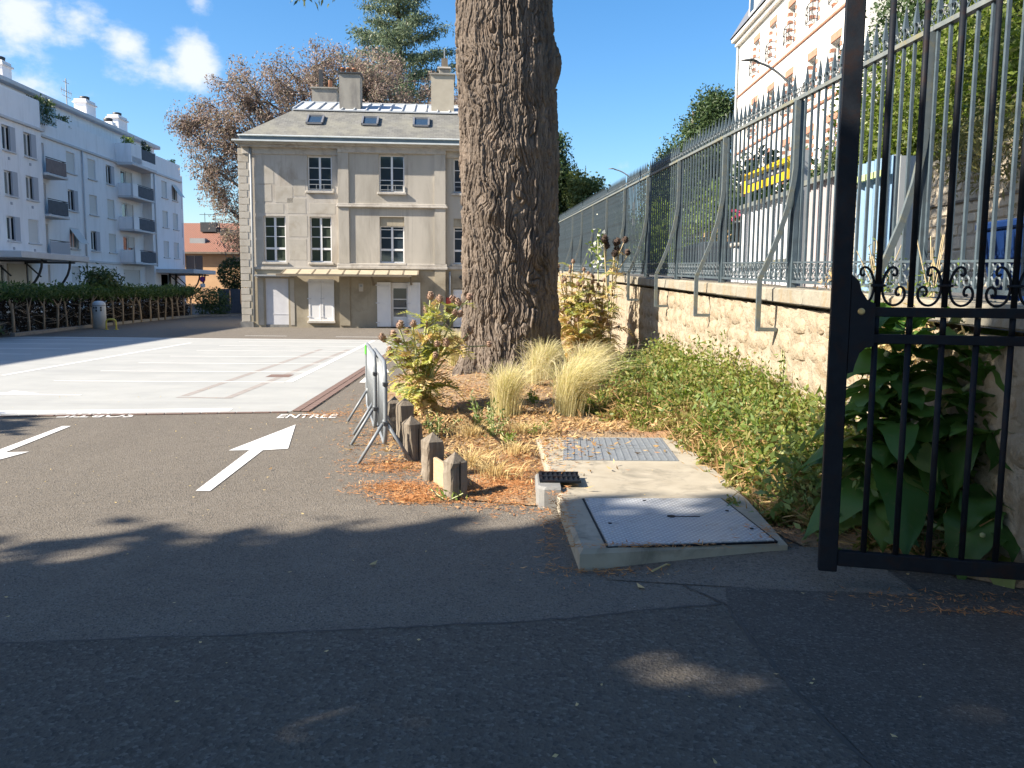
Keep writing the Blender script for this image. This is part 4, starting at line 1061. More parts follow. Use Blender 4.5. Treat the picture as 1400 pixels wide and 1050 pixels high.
for c in cols:
    for z in sills:
        MB().bev(c - ww / 2 - .08, -.05, z + wh + .003, c + ww / 2 + .08, .2, z + wh + .34, .012).build('brick_lintel', M['wb_brick'], wb)
        mb = MB()
        for i in range(10):
            zz = z + i * .185 + .01; l = .2 if i % 2 else .1
            if i % 2 == 0:
                for s in (-1, 1): mb.box(c + s * ww / 2 - (.0 if s > 0 else .2), -.03, zz, c + s * ww / 2 + (.2 if s > 0 else .0), .0, zz + .16)
            for s in (-1, 1):
                if i % 2 == 0: mb.box(c + s * (ww / 2 - .006), .0, zz, c + s * (ww / 2 + .02), .29, zz + .16)
        mb.build('brick_surround', M['wb_brick'], wb, kind='stuff')
        closed = (c < 7 and z > 13)
        w_ = window(wb, c - ww / 2, z, ww, wh, .22, rows=(.35, .7), sill=None)
        if closed: MB().box(c - ww / 2, .12, z, c + ww / 2, .15, z + wh).build('roller_blind', M['hoard_white'], wb)
        mb = MB()                                                     # bowed iron guard
        for h_ in (.08, .5, .85): mb.tube([(c - .55, .02, z + h_), (c - .5, -.22, z + h_), (c, -.3, z + h_), (c + .5, -.22, z + h_), (c + .55, .02, z + h_)], .02, 4)
        for i in range(9): x = c - .5 + i * .125; mb.tube([(x, -.23 - .06 * (1 - (i - 4) ** 2 / 16), z + .08), (x + (.05 if i % 2 else -.05), -.26 - .06 * (1 - (i - 4) ** 2 / 16), z + .45), (x, -.23 - .06 * (1 - (i - 4) ** 2 / 16), z + .85)], .014, 4)
        mb.build('window_guard', M['dark'], wb)

# ================================================================== RETAINING WALL, FENCE
FX = lambda y: 3.33 - .043 * y           # plane of the fence
zb = lambda y: 1.75 + .0295 * (y - 7.9)  # foot of the fence
zr = lambda y: 3.66 + .0300 * (y - 7.3)  # top rail
rw = thing('retaining_wall', 'low cream rubble stone wall with coping that carries the iron fence', 'wall', (0, 0, 0))
Y0, Y1 = 3.0, 40.0
mb = MB()
nY, nZ = 240, 12
for j in range(nY + 1):
    y = Y0 + (Y1 - Y0) * (j / nY) ** 1.35
    for i in range(nZ + 1):
        z = -.1 + (zb(y) - .12) * i / nZ
        mb.v.append((WX(y) + .012 * math.sin(y * 9 + i * 2.1) + .012 * math.sin(y * 23 + i * 5) + random.gauss(0, .006), y, z))
for j in range(nY):
    for i in range(nZ):
        a = j * (nZ + 1) + i; mb.f.append((a, a + 1, a + nZ + 2, a + nZ + 1)); mb.mi.append(0)
mb.build('mortar_face', M['mortar'], rw, True)
mb = MB(); mb.add([(WX(Y0) + .08, Y0, -.1), (WX(Y0) + .5, Y0, -.1), (WX(Y1) + .5, Y1, -.1), (WX(Y1) + .08, Y1, -.1), (WX(Y0) + .08, Y0, zb(Y0) - .14), (WX(Y0) + .5, Y0, zb(Y0) - .14), (WX(Y1) + .5, Y1, zb(Y1) - .14), (WX(Y1) + .08, Y1, zb(Y1) - .14)],
                  [(0, 3, 2, 1), (4, 5, 6, 7), (0, 1, 5, 4), (1, 2, 6, 5), (2, 3, 7, 6)]); mb.build('core', M['mortar'], rw)
def rubble(w, h, t=.1):
    """one rough stone lying in the wall face (faces -X), rounded and uneven"""
    mb = MB(); n = 11
    ring = []
    for k in range(n):
        a = 2 * PI * k / n + random.uniform(-.2, .2)
        s = 1 / max(abs(math.cos(a)), abs(math.sin(a))) ** .95
        ring.append((math.cos(a) * s * w / 2 * random.uniform(.78, 1.02), math.sin(a) * s * h / 2 * random.uniform(.75, 1.04)))
    vs = [(t, y, z) for y, z in ring] + [(.014, y, z) for y, z in ring] + [(-.002 + random.gauss(0, .004), y * .86, z * .84) for y, z in ring] + [(-.004 + random.gauss(0, .005), 0, 0)]
    fs = []
    for q in (0, n):
        for k in range(n): j = (k + 1) % n; fs.append((q + k, q + n + k, q + n + j, q + j))
    for k in range(n): fs.append((2 * n + k, 3 * n, 2 * n + (k + 1) % n))
    mb.add(vs, fs); return mb
ns = 0
z_rows = [.35, .62, .86, 1.12, 1.38]
for zi, zc in enumerate(z_rows):
    y = 4.6 + random.random() * .3
    while y < 17.5:
        w = random.uniform(.2, .52); h = random.uniform(.2, .27)
        yc = y + w / 2; zz = zc + random.gauss(0, .02) + .0295 * (yc - 7.9)
        if zz + h / 2 < zb(yc) - .17:
            rubble(w - .035, h - .02).build('stone', M['stone'], rw, True, loc=(WX(yc) - .006 + random.gauss(0, .005), yc, zz), rot=(random.gauss(0, .05), 0, .043)); ns += 1
        y += w
y = Y0
while y < 38:
    L = random.uniform(.85, 1.35) if y < 20 else 2.4
    m = y + L / 2
    mb = MB(); mb.bev(-.2, -L / 2 + .008, -.155, .35, L / 2 - .008, -.005, .016)
    mb.v = [(x + random.gauss(0, .004), yy, z + yy * .0295 + random.gauss(0, .004)) for x, yy, z in mb.v]
    mb.build('coping_slab', M['coping'], rw, loc=(FX(m), m, zb(m) - .025), rot=(0, 0, .043)); y += L

fence = thing('iron_fence', 'long blue grey wrought iron railing with spear tips on top of the stone wall', 'fence', (FX(3.2), 3.2, zb(3.2)))
fo = Vector(fence.location)
def frel(x, y, z): return Vector((x, y, z)) - fo
FY0, FSP = 3.2, 2.55
posts = [6.4 + FSP * i for i in range(-1, 12)]
# picket
Hh = 1.91
mb = MB(); mb.box(-.011, -.011, .02, .011, .011, Hh + .13); mb.add([(-.02, -.02, Hh + .11), (.02, -.02, Hh + .11), (.02, .02, Hh + .11), (-.02, .02, Hh + .11), (0, 0, Hh + .3), (0, 0, Hh + .06)], [(0, 1, 4), (1, 2, 4), (2, 3, 4), (3, 0, 4), (1, 0, 5), (2, 1, 5), (3, 2, 5), (0, 3, 5)])
pk = mb.mesh('picket', M['fence_iron'])
n = 0
y = FY0
while y < posts[-1]:
    if min(abs(y - p) for p in posts) > .05:
        link('picket', pk, fence, frel(FX(y), y, zb(y)), (0, 0, .043)); n += 1
    y += .164
# rails: one pair per bay, plus the scroll work
sl_ = math.atan(.0298)
def torus(mb, c, r, t, ax=0, n=9, m=4):
    o = len(mb.v)
    for i in range(n):
        a = 2 * PI * i / n
        for j in range(m):
            b = 2 * PI * j / m; q = r + t * math.cos(b)
            mb.v.append((c[0] + t * math.sin(b), c[1] + q * math.cos(a), c[2] + q * math.sin(a)))
    for i in range(n):
        for j in range(m):
            i2, j2 = (i + 1) % n, (j + 1) % m
            mb.f.append((o + i * m + j, o + i2 * m + j, o + i2 * m + j2, o + i * m + j2)); mb.mi.append(0)
rail = MB(); rail.box(-.028, 0, Hh - .02, .028, FSP, Hh + .015); rail.mi = rail.mi
rail_m = rail.mesh('top_rail', M['fence_pale'])
low = MB(); low.box(-.02, 0, .02, .02, FSP, .05); low.box(-.012, 0, .225, .012, FSP, .243); low_m = low.mesh('bottom_rail', M['fence_iron'])
sc = MB()
for i in range(15):
    yc = .085 + i * .17
    for s in (-1, 1):
        torus(sc, (0, yc + s * .036, Hh + .085), .027, .006)
        torus(sc, (0, yc + s * .04, .1), .034, .0075); torus(sc, (0, yc + s * .034, .19), .026, .0065)
        sc.bar((0, yc + s * .055, Hh + .02), (0, yc + s * .01, Hh + .075), .008)
        sc.bar((0, yc + s * .056, .12), (0, yc + s * .012, .16), .008)
sc_m = sc.mesh('scroll_band', M['fence_iron'])
for p in posts[:-1]:
    for nm, me in (('top_rail', rail_m), ('bottom_rail', low_m), ('scroll_band', sc_m)):
        link(nm, me, fence, frel(FX(p), p, zb(p)), (sl_, 0, .043), kind='stuff' if nm == 'scroll_band' else None)
pm = MB(); pm.box(-.025, -.05, -.03, .025, .05, Hh - .02); pm.box(-.05, -.012, -.03, .05, .012, Hh - .02); pm = pm.mesh('post', M['fence_iron'])
br = MB()
path = [(.0, 0, 1.2), (-.015, 0, 1.05), (-.06, 0, .8), (-.14, 0, .52), (-.24, 0, .26), (-.33, 0, .06), (-.33, 0, -.48)]
for a, b in zip(path, path[1:]): br.bar(a, b, .05, .03, (0, 1, 0))
br.bar((-.34, 0, -.47), (-.13, 0, -.47), .04, .05, (0, 1, 0))
br.bar((0, 0, 1.2), (0, 0, 1.88), .05, .03, (0, 1, 0))
brm = br.mesh('brace', M['fence_mid'])
for p in posts:
    link('post', pm, fence, frel(FX(p), p, zb(p)), (0, 0, .043))
    if p < 30: link('brace', brm, fence, frel(FX(p) - .03, p - .05, zb(p)), (0, 0, .043))

# ================================================================== THE GATE
A_G = math.atan2(-.22, .92)
gate = thing('iron_gate', 'tall black iron gate leaf standing open at the right edge, with scrolls and lock case', 'gate', (1.81, 4.7, 0), A_G)
GI = M['dark_iron']; GT = 3.62
MB().bev(-.038, -.03, .115, .062, .03, GT, .004).build('stile', GI, gate)
MB().bev(1.36, -.03, .115, 1.45, .03, GT, .004).build('stile', GI, gate)
MB().bev(.063, -.025, .15, 1.359, .025, .236, .004).build('bottom_rail', GI, gate)
for a, b in ((1.425, 1.476), (1.572, 1.624)): MB().bev(.063, -.024, a, 1.359, .024, b, .003).build('middle_rail', GI, gate)
MB().bev(.063, -.025, GT - .12, 1.359, .025, GT - .05, .004).build('top_rail', GI, gate)
bars = [.202 + i * .1695 for i in range(7)]
for i, x in enumerate(bars):
    mb = MB(); mb.tube([(x, 0, .237), (x, 0, 1.424)], .0165, 10); mb.tube([(x, 0, 1.477), (x, 0, 1.571)], .0165, 10); mb.tube([(x, 0, 1.625), (x, 0, GT - .12)], .0165, 10); mb.build('bar', GI, gate, True)
    if i % 2 == 0: MB().bev(x - .036, -.022, 1.735, x + .036, .022, 1.75, .003).build('collar', GI, gate)
cs = [(.40, .82), (.44, .76), (.53, .78), (.56, .87), (.50, .96), (.36, .99), (.2, .9), (.08, .7), (.04, .5), (.08, .28), (.2, .1), (.4, .01), (.62, .03), (.8, .15), (.86, .3), (.8, .45), (.66, .5), (.55, .43), (.53, .32), (.6, .26), (.67, .3)]
def smooth_path(p, k=3):
    for _ in range(k - 1):
        q = [p[0]]
        for a, b in zip(p, p[1:]): q += [tuple(.75 * x + .25 * y for x, y in zip(a, b)), tuple(.25 * x + .75 * y for x, y in zip(a, b))]
        p = q + [p[-1]]
    return p
for s, nm in ((1, 'r'), (-1, 'l')):
    sm = MB().tube([(s * (.014 + x * .145), 0, 1.632 + z * .215) for x, z in smooth_path(cs, 2)], .0075, 6).mesh('scroll', GI, True)
    for i in range(0, 7, 2):
        if (s < 0 and i == 0): x = bars[0]
        x = bars[i]
        if x + s * .17 < 1.36: link('scroll', sm, gate, (x, 0, 0))
lk = [(.0625, 1.80), (.1, 1.765), (.115, 1.71), (.145, 1.665), (.185, 1.645), (.19, 1.645), (.19, 1.41), (.15, 1.40), (.12, 1.37), (.1, 1.31), (.09, 1.265), (.0625, 1.255)]
mb = MB(); mb.add([(x, -.034, z) for x, z in lk] + [(x, .034, z) for x, z in lk], [tuple(range(12)), tuple(range(23, 11, -1))] + [(i, i + 12, (i + 1) % 12 + 12, (i + 1) % 12) for i in range(12)])
mb.build('lock_case', GI, gate)
mb = MB(); mb.lathe([(.019, 0), (.019, .006), (.012, .008)], 16); o = mb.build('lock_cylinder', M['brass'], gate); o.rotation_euler = (R(90), 0, 0); o.location = (.117, -.034, 1.6)
gp = thing('gate_post', 'black steel hinge post of the open gate at the right edge', 'post', (3.27, 4.33, 0))
MB().bev(-.06, -.06, 0, .06, .06, 3.8, .005).build('shaft', GI, gp); MB().lathe([(.09, 3.8), (.09, 3.83), (.05, 3.86), (.06, 3.92), (.02, 3.98)], 10).build('cap', GI, gp)

# ================================================================== HOARDINGS, SIGN, BIN, POST BEHIND THE FENCE
HX = lambda y: 4.0 - .043 * y
def hoarding(name, label, ya, yb, mat, amp, pitch, ztop, railm='fence_pale', rails=(2.95, 2.1)):
    t = thing(name, label, 'hoarding', (HX(ya), ya, zs(ya)))
    mb = MB(); n = int((yb - ya) / pitch * 8); o = Vector(t.location)
    for i in range(n + 1):
        y = ya + (yb - ya) * i / n; w = max(-1, min(1, 1.6 * math.sin(i * PI / 4))) * amp
        for k in range(2): mb.v.append(tuple(Vector((HX(y) + w, y, (zs(y) + .03, ztop)[k])) - o))
    for i in range(n): mb.f.append((2 * i, 2 * i + 1, 2 * i + 3, 2 * i + 2)); mb.mi.append(0)
    mb.build('corrugated_sheet', M[mat], t)
    for z in rails: MB().bar(Vector((HX(ya) - .06, ya, z)) - o, Vector((HX(yb) - .06, yb, z)) - o, .05, .06).build('rail', M[railm], t)
    for y in (ya + .05, yb - .05): MB().box(HX(y) + .03 - o.x, y - .03 - o.y, 0, HX(y) + .09 - o.x, y + .03 - o.y, ztop + (.45 if 'white' in name else 0) - o.z).build('support', M['panel_grey'], t)
    return t
hoarding('white_hoarding', 'bright white corrugated metal hoarding behind the fence below the yellow sign', 10.6, 12.85, 'hoard_white', .022, .19, 3.0)
hoarding('grey_hoarding', 'grey mauve ribbed metal hoarding behind the fence left of the gate stile', 9.36, 10.4, 'hoard_grey', .012, .11, 3.06, rails=(3.0,))
t = hoarding('blue_hoarding', 'pale blue ribbed sheet with a lime rail and grey end panel seen through the gate', 8.27, 9.0, 'hoard_blue', .018, .18, 3.03, 'lime', (2.86,))
MB().box(.06, -.03, 0, .27, .0, 1.42).build('end_panel', M['panel_grey'], t)
sg = thing('yellow_sign', 'long yellow sign with a dark band fixed above the white hoarding', 'sign', (HX(12.6) - .05, 12.6, 3.13))
def sgp(y, z, d=0): return (HX(y) - .05 - d - sg.location.x, y - 12.6, z - 3.13)
mb = MB(); mb.add([sgp(12.6, 3.13), sgp(10.85, 3.13), sgp(10.85, 3.41), sgp(12.6, 3.41), sgp(12.6, 3.13, .03), sgp(10.85, 3.13, .03), sgp(10.85, 3.41, .03), sgp(12.6, 3.41, .03)], [(0, 1, 2, 3), (7, 6, 5, 4), (0, 4, 5, 1), (1, 5, 6, 2), (2, 6, 7, 3), (3, 7, 4, 0)]); mb.build('board', M['sign_yellow'], sg)
mb = MB(); mb.quad(sgp(12.5, 3.235, .034), sgp(10.95, 3.235, .034), sgp(10.95, 3.315, .034), sgp(12.5, 3.315, .034)); mb.build('band', M['sign_black'], sg)
mb = MB()
for i in range(13): y = 12.42 - i * .112; mb.quad(sgp(y, 3.25, .037), sgp(y - .05, 3.25, .037), sgp(y - .05, 3.295, .037), sgp(y, 3.295, .037))
mb.build('band_marks', M['sign_pale'], sg)
MB().bar(sgp(12.62, 3.1, .02), sgp(12.62, 3.42, .02), .06).build('edge', M['terracotta'], sg)
wp = thing('white_post', 'short white rendered post beside the white hoarding behind the fence', 'post', (3.62, 13.4, zs(13.4)))
MB().bev(-.14, -.14, 0, .14, .14, .66, .02).build('shaft', M['hoard_white'], wp); MB().bev(-.18, -.18, .66, .18, .18, .72, .015).build('cap', M['trim'], wp)
fp = thing('flower_pot', 'dark flower pot with pink blossoms standing on the white post', 'flower pot', (3.62, 13.4, zs(13.4) + .72))
MB().lathe([(.12, 0), (.17, .3), (.185, .3), (.185, .34), (.15, .34)], 14).build('pot', M['dark'], fp, True)
link('blossoms', leaf_mesh('blossoms', rng.normal(size=(90, 3)) * np.array([.1, .1, .06]) + np.array([0, 0, .44]), .05, M['geranium'], .9), fp)
link('leaves', leaf_mesh('pot_leaves', rng.normal(size=(120, 3)) * np.array([.1, .1, .05]) + np.array([0, 0, .38]), .06, M['green'], .8), fp)
pl = thing('planter_box', 'dark planter box with orange dried blooms behind the fence', 'planter', (3.55, 15.4, zs(15.4)))
MB().bev(-.3, -.9, 0, .3, .9, .75, .02).build('box', M['dark_fence'], pl)
link('dried_blooms', leaf_mesh('dried_blooms', rng.normal(size=(260, 3)) * np.array([.13, .5, .08]) + np.array([0, 0, .85]), .07, M['dryleaf'], .7), pl, kind='stuff')
bn = thing('blue_bin', 'dark blue wheeled rubbish container in front of the pale stone wall', 'bin', (5.75, 8.85, zs(8.75) - .09))
mb = MB(); mb.add([(-.55, -.35, .12), (.55, -.35, .12), (.55, .35, .12), (-.55, .35, .12), (-.66, -.45, .86), (.66, -.45, .86), (.66, .45, .86), (-.66, .45, .86)], [(3, 2, 1, 0), (4, 5, 6, 7), (0, 1, 5, 4), (1, 2, 6, 5), (2, 3, 7, 6), (3, 0, 4, 7)]); mb.build('body', M['bin_blue'], bn)
MB().bev(-.7, -.5, .861, .7, .5, .95, .02).build('lid', M['bin_blue'], bn)
mb = MB(); mb.bar((-.5, -.42, .2), (.4, -.475, .8), .06); mb.bar((-.6, -.425, .2), (-.62, -.48, .8), .05); mb.bar((.6, -.425, .2), (.62, -.48, .8), .05); mb.build('rib', M['bin_blue'], bn)
for x in (-.45, .45):
    for y_ in (-.28, .28): o = MB().lathe([(.08, -.03), (.08, .03)], 12).build('wheel', M['dark'], bn); o.rotation_euler = (R(90), 0, 0); o.location = (x, y_, .08)
# stone wall across the street
yw = thing('street_stone_wall', 'pale sunlit stone wall across the upper street below the green bank', 'wall', (9.5, 12, zs(12)))
MB().box(.06, 0, -.2, .6, 15, 2.85).build('core', M['mortar'], yw)
mb = MB(); z = 0
while z < 2.7:
    h = random.uniform(.2, .34); y = 0
    while y < 15:
        w = random.uniform(.25, .6); mb.bev(.02 + random.random() * .035, y + .012, z + .02, .2, y + w - .012, z + h - .012, .02); y += w
    z += h
mb.build('stones', M['yard_stone'], yw, kind='stuff')
mb = MB(); mb.bev(-.05, -.05, 2.85, .66, 15.05, 2.97, .02); mb.build('coping', M['coping'], yw)
MB().bar((.0, 0, 1.85), (.0, 15, 2.1), .05).build('cable', M['bollard'], yw)
# lamps
def lamp(label, x, y, zh, dx, drop):
    t = thing('street_lamp', label, 'street lamp', (x + dx, y, zs(y)), 0, 'street lamps along the upper street')
    H = zh - zs(y)
    pts = [(0, 0, H - drop - 1.0), (-dx * .03, 0, H - drop), (-dx * .2, 0, H - drop * .55), (-dx * .5, 0, H - drop * .16), (-dx * .78, 0, H)]
    MB().tube([(0, 0, 0), (0, 0, H - drop - 1.0)], [.09, .06], 10).build('pole', M['lamp_grey'], t, True)
    MB().tube(smooth_path(pts, 3), .032, 8).build('arm', M['lamp_grey'], t, True)
    MB().tube([(-dx * .74, 0, H + .0), (-dx * .85, 0, H + .03), (-dx, 0, H + .01)], [.05, .1, .04], 8, flat=.35).build('lamp_head', M['lamp_grey'], t, True)
lamp('curved grey street lamp in front of the tall cream building', 5.72, 22, 7.5, 1.55, .95)
lamp('small far street lamp above the fence right of the big trunk', 4.95, 45, 8.05, 1.4, .7)

# ================================================================== BY THE HEDGE
ks = thing('service_post', 'pale grey domed service post with dark sockets in front of the hedge', 'post', (-17.05, 34.8, 0))
MB().lathe([(.26, 0), (.26, .98), (.24, 1.06), (.16, 1.12), (.04, 1.14)], 20).build('body', M['kiosk'], ks, True)
for a, z in ((-110, .82), (-88, .82), (-88, .7), (-50, .82), (-50, .72)): MB().box(-.03, -.012, 0, .03, .012, .08).build('socket', M['dark'], ks, loc=(.262 * math.cos(R(a)), .262 * math.sin(R(a)), z), rot=(0, 0, R(a + 90)))
MB().lathe([(.264, .93), (.264, .97)], 20).build('ring', M['panel_grey'], ks, True)
hp = thing('hoop_guard', 'low yellow steel hoop guard on the asphalt beside the grey post', 'barrier', (-16.2, 34.0, 0))
MB().tube(smooth_path([(-.2, 0, 0), (-.2, 0, .3), (-.17, 0, .38), (-.1, 0, .41), (.1, 0, .41), (.17, 0, .38), (.2, 0, .3), (.2, 0, 0)], 2), .035, 8).build('hoop', M['yellow'], hp, True)
for x in (-.2, .2): MB().box(x - .07, -.07, 0, x + .07, .07, .015).build('foot_plate', M['yellow'], hp)

hy = [24.2, 25.4, 26.6, 27.9, 29.2, 30.3, 31.4, 32.5, 33.35, 34.4, 35.6, 36.75, 37.95, 39.05, 40.3, 41.4, 42.7, 43.9, 44.9, 46.1, 47.25, 48.2, 49.5]
def hx(y): return -17.2 - .0766 * (y - 27.8)
ORD = 'first second third fourth fifth sixth seventh eighth ninth tenth eleventh twelfth thirteenth'.split()
for i, y in enumerate(hy):
    d_ = i - 10                                                      # the grey service post stands before tree ten
    hl = 'flat-clipped hedge conifer directly behind the grey service post' if d_ == 0 else 'flat-clipped hedge conifer, %s from the grey service post towards the %s' % (ORD[abs(d_) - 1], 'villa' if d_ > 0 else 'street end')
    t = thing('hedge_tree', hl, 'hedge tree', (hx(y), y, 0), 0, 'clipped conifers in the hedge row')
    mb = MB(); hb = random.uniform(.95, 1.2); le = random.gauss(0, .05)
    r = random.uniform(.035, .055)
    mb.tube([(0, 0, 0), (le * .5, .02, hb * .5), (le, 0, hb)], [r * 1.1, r, r * .9], 7)
    for k in range(random.choice((2, 2, 3))):
        a = random.uniform(0, 2 * PI); e = (le + .3 * math.cos(a) * random.uniform(.5, 1), .35 * math.sin(a), hb + random.uniform(.3, .5))
        mb.tube([(le, 0, hb - random.random() * .3), (le * .5 + e[0] * .5, e[1] * .6, hb + .15), e], [r * .7, r * .5, r * .25], 5)
    for k in range(7):
        a = random.uniform(0, 2 * PI); z0 = random.uniform(.3, hb); mb.tube([(le * z0 / hb, 0, z0), (.45 * math.cos(a), .5 * math.sin(a), z0 + random.uniform(-.05, .3))], [.012, .005], 4)
    mb.build('trunk', M['bark_pale'], t, True)
    n = 800
    P = np.stack([rng.uniform(-.75, .45, n), rng.uniform(-.75, .75, n), 1.5 + rng.normal(size=n) * .12 + .05 * np.sin(rng.uniform(0, 6))], 1)
    P[:, 2] = np.clip(P[:, 2], 1.15, 1.85)
    link('crown', leaf_mesh('hedge_crown', P, .13, M['hedge_green'], .45, up=.25), t)
    n = 620
    P = np.stack([-.25 - np.abs(rng.normal(size=n)) * .35, rng.uniform(-.7, .7, n), rng.uniform(0.05, 1.4, n)], 1)
    link('dead_twigs', leaf_mesh('hedge_twigs', P, .2, M['hedge_brown'], .22), t, kind='stuff')
sp_ = rng.normal(size=(1300, 3)) * np.array([.3, .5, .24]) + np.array([hx(37.6) - .3, 37.6, 1.85]); sp_[:, 2] += .35 * np.clip(37.6 - sp_[:, 1], 0, 1.2)
greenery('young_cypress', 'feathery dark green conifer leaning out above the clipped hedge', sp_, .22, 'conifer', 'bush', aspect=.35, droop=.1)
for (x, y, z, r, h, n, lab) in ((-18.3, 51.6, .8, 1.1, 1.0, 2400, 'dark green rounded bush at the far end of the hedge row'), (-17.0, 26.6, .3, .7, .55, 900, 'low dark bush at the left end of the hedge, near the parking')):
    P = unit(rng.normal(size=(n, 3))) * (rng.random((n, 1)) ** .4) * np.array([r, r * 1.2, h]) + np.array([x, y, z]); P[:, 2] = np.maximum(P[:, 2], .03)
    greenery('bush', lab, P, .14, 'conifer', 'bush')
df = thing('dark_board_fence', 'dark slate coloured board fence beside the villa, below the round bush', 'fence', (-19.6, 56.5, 0))
for i in range(13): MB().bev(i * .72, -.02, .02, i * .72 + .7, .02, 1.65, .01).build('board', M['dark_fence'], df)
for i in range(5): MB().box(i * 2.16 - .05, -.07, 0, i * 2.16 + .05, -.02, 1.72).build('post', M['dark'], df)
for (x, y, zc, r, h, n, lab) in ((-19.9, 60.5, 2.7, 1.12, 1.2, 5200, 'tall round clipped dark bush beyond the slate fence'), (-17.9, 60.0, 1.75, .6, .75, 1500, 'smaller dark clipped bush beside the villa corner')):
    t = thing('clipped_bush', lab, 'bush', (x, y, 0), 0, 'clipped bushes beyond the board fence')
    P = unit(rng.normal(size=(n, 3))) * (.55 + .45 * rng.random((n, 1)) ** .5) * np.array([r, r, h]) + np.array([0, 0, zc])
    link('crown', leaf_mesh('clipped_crown', P, .12, M['conifer'], .6), t)
    mb = MB(); mb.tube([(0, 0, 0), (.03, 0, zc)], [.09, .05], 7)
    for k in range(5): mb.tube([(0, 0, zc - h * .95), (r * .5 * math.cos(k * 1.3), r * .5 * math.sin(k * 1.3), zc - h * .5)], [.04, .02], 5)
    mb.build('trunk', M['bark_grey'], t)
ns_ = thing('parking_sign', 'small round blue and red no parking sign before the ochre house', 'sign', (-26.0, 71, 0))
MB().tube([(0, .04, 0), (0, .04, 2.7)], .035, 6).build('pole', M['galv'], ns_)
o = MB().lathe([(.25, 0), (.25, .02)], 24).build('disc', M['sign_red'], ns_); o.rotation_euler = (R(90), 0, 0); o.location = (0, 0, 2.42)
o = MB().lathe([(.185, 0), (.185, .005)], 24).build('disc_face', M['sign_blue'], ns_); o.rotation_euler = (R(90), 0, 0); o.location = (0, -.021, 2.42)
mb = MB(); mb.bar((-.14, -.03, 2.56), (.14, -.03, 2.28), .05, .006, (0, 1, 0)); mb.bar((.14, -.031, 2.56), (-.14, -.031, 2.28), .05, .006, (0, 1, 0)); mb.build('cross', M['sign_red'], ns_)
MB().box(-.2, -.01, 1.75, .2, .01, 2.05).build('plate', M['white'], ns_)

# ================================================================== BIG CEDAR TRUNK
def vnoise(x, y, seed, px=None):
    """smooth value noise on arrays; px wraps x"""
    r_ = np.random.default_rng(seed); T = r_.random((64, 256)) if px is None else r_.random((px, 256))
    nx = T.shape[0]
    xi = np.floor(x).astype(int); yi = np.floor(y).astype(int); fx = x - xi; fy = y - yi
    fx = fx * fx * (3 - 2 * fx); fy = fy * fy * (3 - 2 * fy)
    g = lambda a, b: T[a % nx, b % 256]
    return (g(xi, yi) * (1 - fx) + g(xi + 1, yi) * fx) * (1 - fy) + (g(xi, yi + 1) * (1 - fx) + g(xi + 1, yi + 1) * fx) * fy
NZT = 760
th = np.concatenate([np.linspace(-PI - .15, .15, 700, endpoint=False), np.linspace(.15, PI - .15, 150, endpoint=False)]); NT = len(th)
zz = np.linspace(-.1, 9.5, NZT)
TH, ZZ = np.meshgrid(th, zz)
def cells(nc, cz, seed, warp, wseed):
    u = TH / (2 * PI) * nc; v = ZZ / cz
    u = u + warp * (vnoise(TH / (2 * PI) * 16, ZZ * 2.2, wseed, 16) - .5) * 2 + .5 * warp * (vnoise(TH / (2 * PI) * 40, ZZ * 7, wseed + 3, 40) - .5)
    v = v + .55 * (vnoise(TH / (2 * PI) * 30, ZZ * 2.5, wseed + 1, 30) - .5) * 2
    r_ = np.random.default_rng(seed); JX = r_.random((nc, 256)); JY = r_.random((nc, 256)); HV = r_.random((nc, 256))
    iu = np.floor(u).astype(int); iv = np.floor(v).astype(int)
    f1 = np.full(u.shape, 9.0); f2 = f1.copy(); hv = np.zeros(u.shape)
    for a in (-1, 0, 1):
        for b in (-1, 0, 1):
            cu, cv = iu + a, iv + b
            dd = np.hypot(cu + .1 + .8 * JX[cu % nc, cv % 256] - u, (cv + .1 + .8 * JY[cu % nc, cv % 256] - v))
            m = dd < f1
            f2 = np.where(m, f1, np.minimum(f2, dd)); hv = np.where(m, HV[cu % nc, cv % 256], hv); f1 = np.where(m, dd, f1)
    return f2 - f1, hv
e1, h1 = cells(84, .62, 5, 2.4, 40)
e2, h2 = cells(170, .17, 6, 1.6, 50)
ss = lambda t: np.clip(t, 0, 1) ** 2 * (3 - 2 * np.clip(t, 0, 1))
plate = ss(e1 / .22) * (.35 + .75 * h1)
fine = ss(e2 / .26) * (.3 + .7 * h2)
plate = np.maximum(plate, .0) * (.55 + .45 * ss((vnoise(TH / (2 * PI) * 90, ZZ * 1.6, 61, 90) - .22) / .35))
rad = .8 + .22 * np.exp(-np.clip(ZZ, 0, 9) / .4) + .03 * np.sin(TH * 3 + ZZ * .6) + .05 * (vnoise(TH / (2 * PI) * 7, ZZ * .55, 9, 7) - .5) - .012 * np.clip(ZZ - 3, 0, 9)
rad += .15 * np.exp(-np.clip(ZZ, 0, 9) / .32) * (np.cos(TH * 5 + 1) + .6 * np.cos(TH * 8 + 2.5))
for (t0, z0, a, st, sz) in ((.05, 5.5, .12, .25, .3), (-PI / 2 + .25, 5.1, .06, .25, .22), (-PI / 2 - .35, 2.9, .07, .3, .16), (-PI / 2 + .5, 2.35, .08, .16, .2), (-PI / 2 + .45, 1.15, .07, .14, .2), (-PI / 2 + .1, 4.0, .05, .5, .12), (PI - .2, 3.9, .05, .3, .3)):
    dt = (TH - t0 + PI) % (2 * PI) - PI
    rad += a * np.exp(-(dt / st) ** 2 - ((ZZ - z0) / sz) ** 2)
rad += .066 * plate + .028 * fine * (.4 + .6 * plate) + .012 * (vnoise(TH / (2 * PI) * 260, ZZ * 30, 77, 260) - .5)
cx = .0 - .0225 * ZZ - .012 * np.sin(ZZ * 1.1)
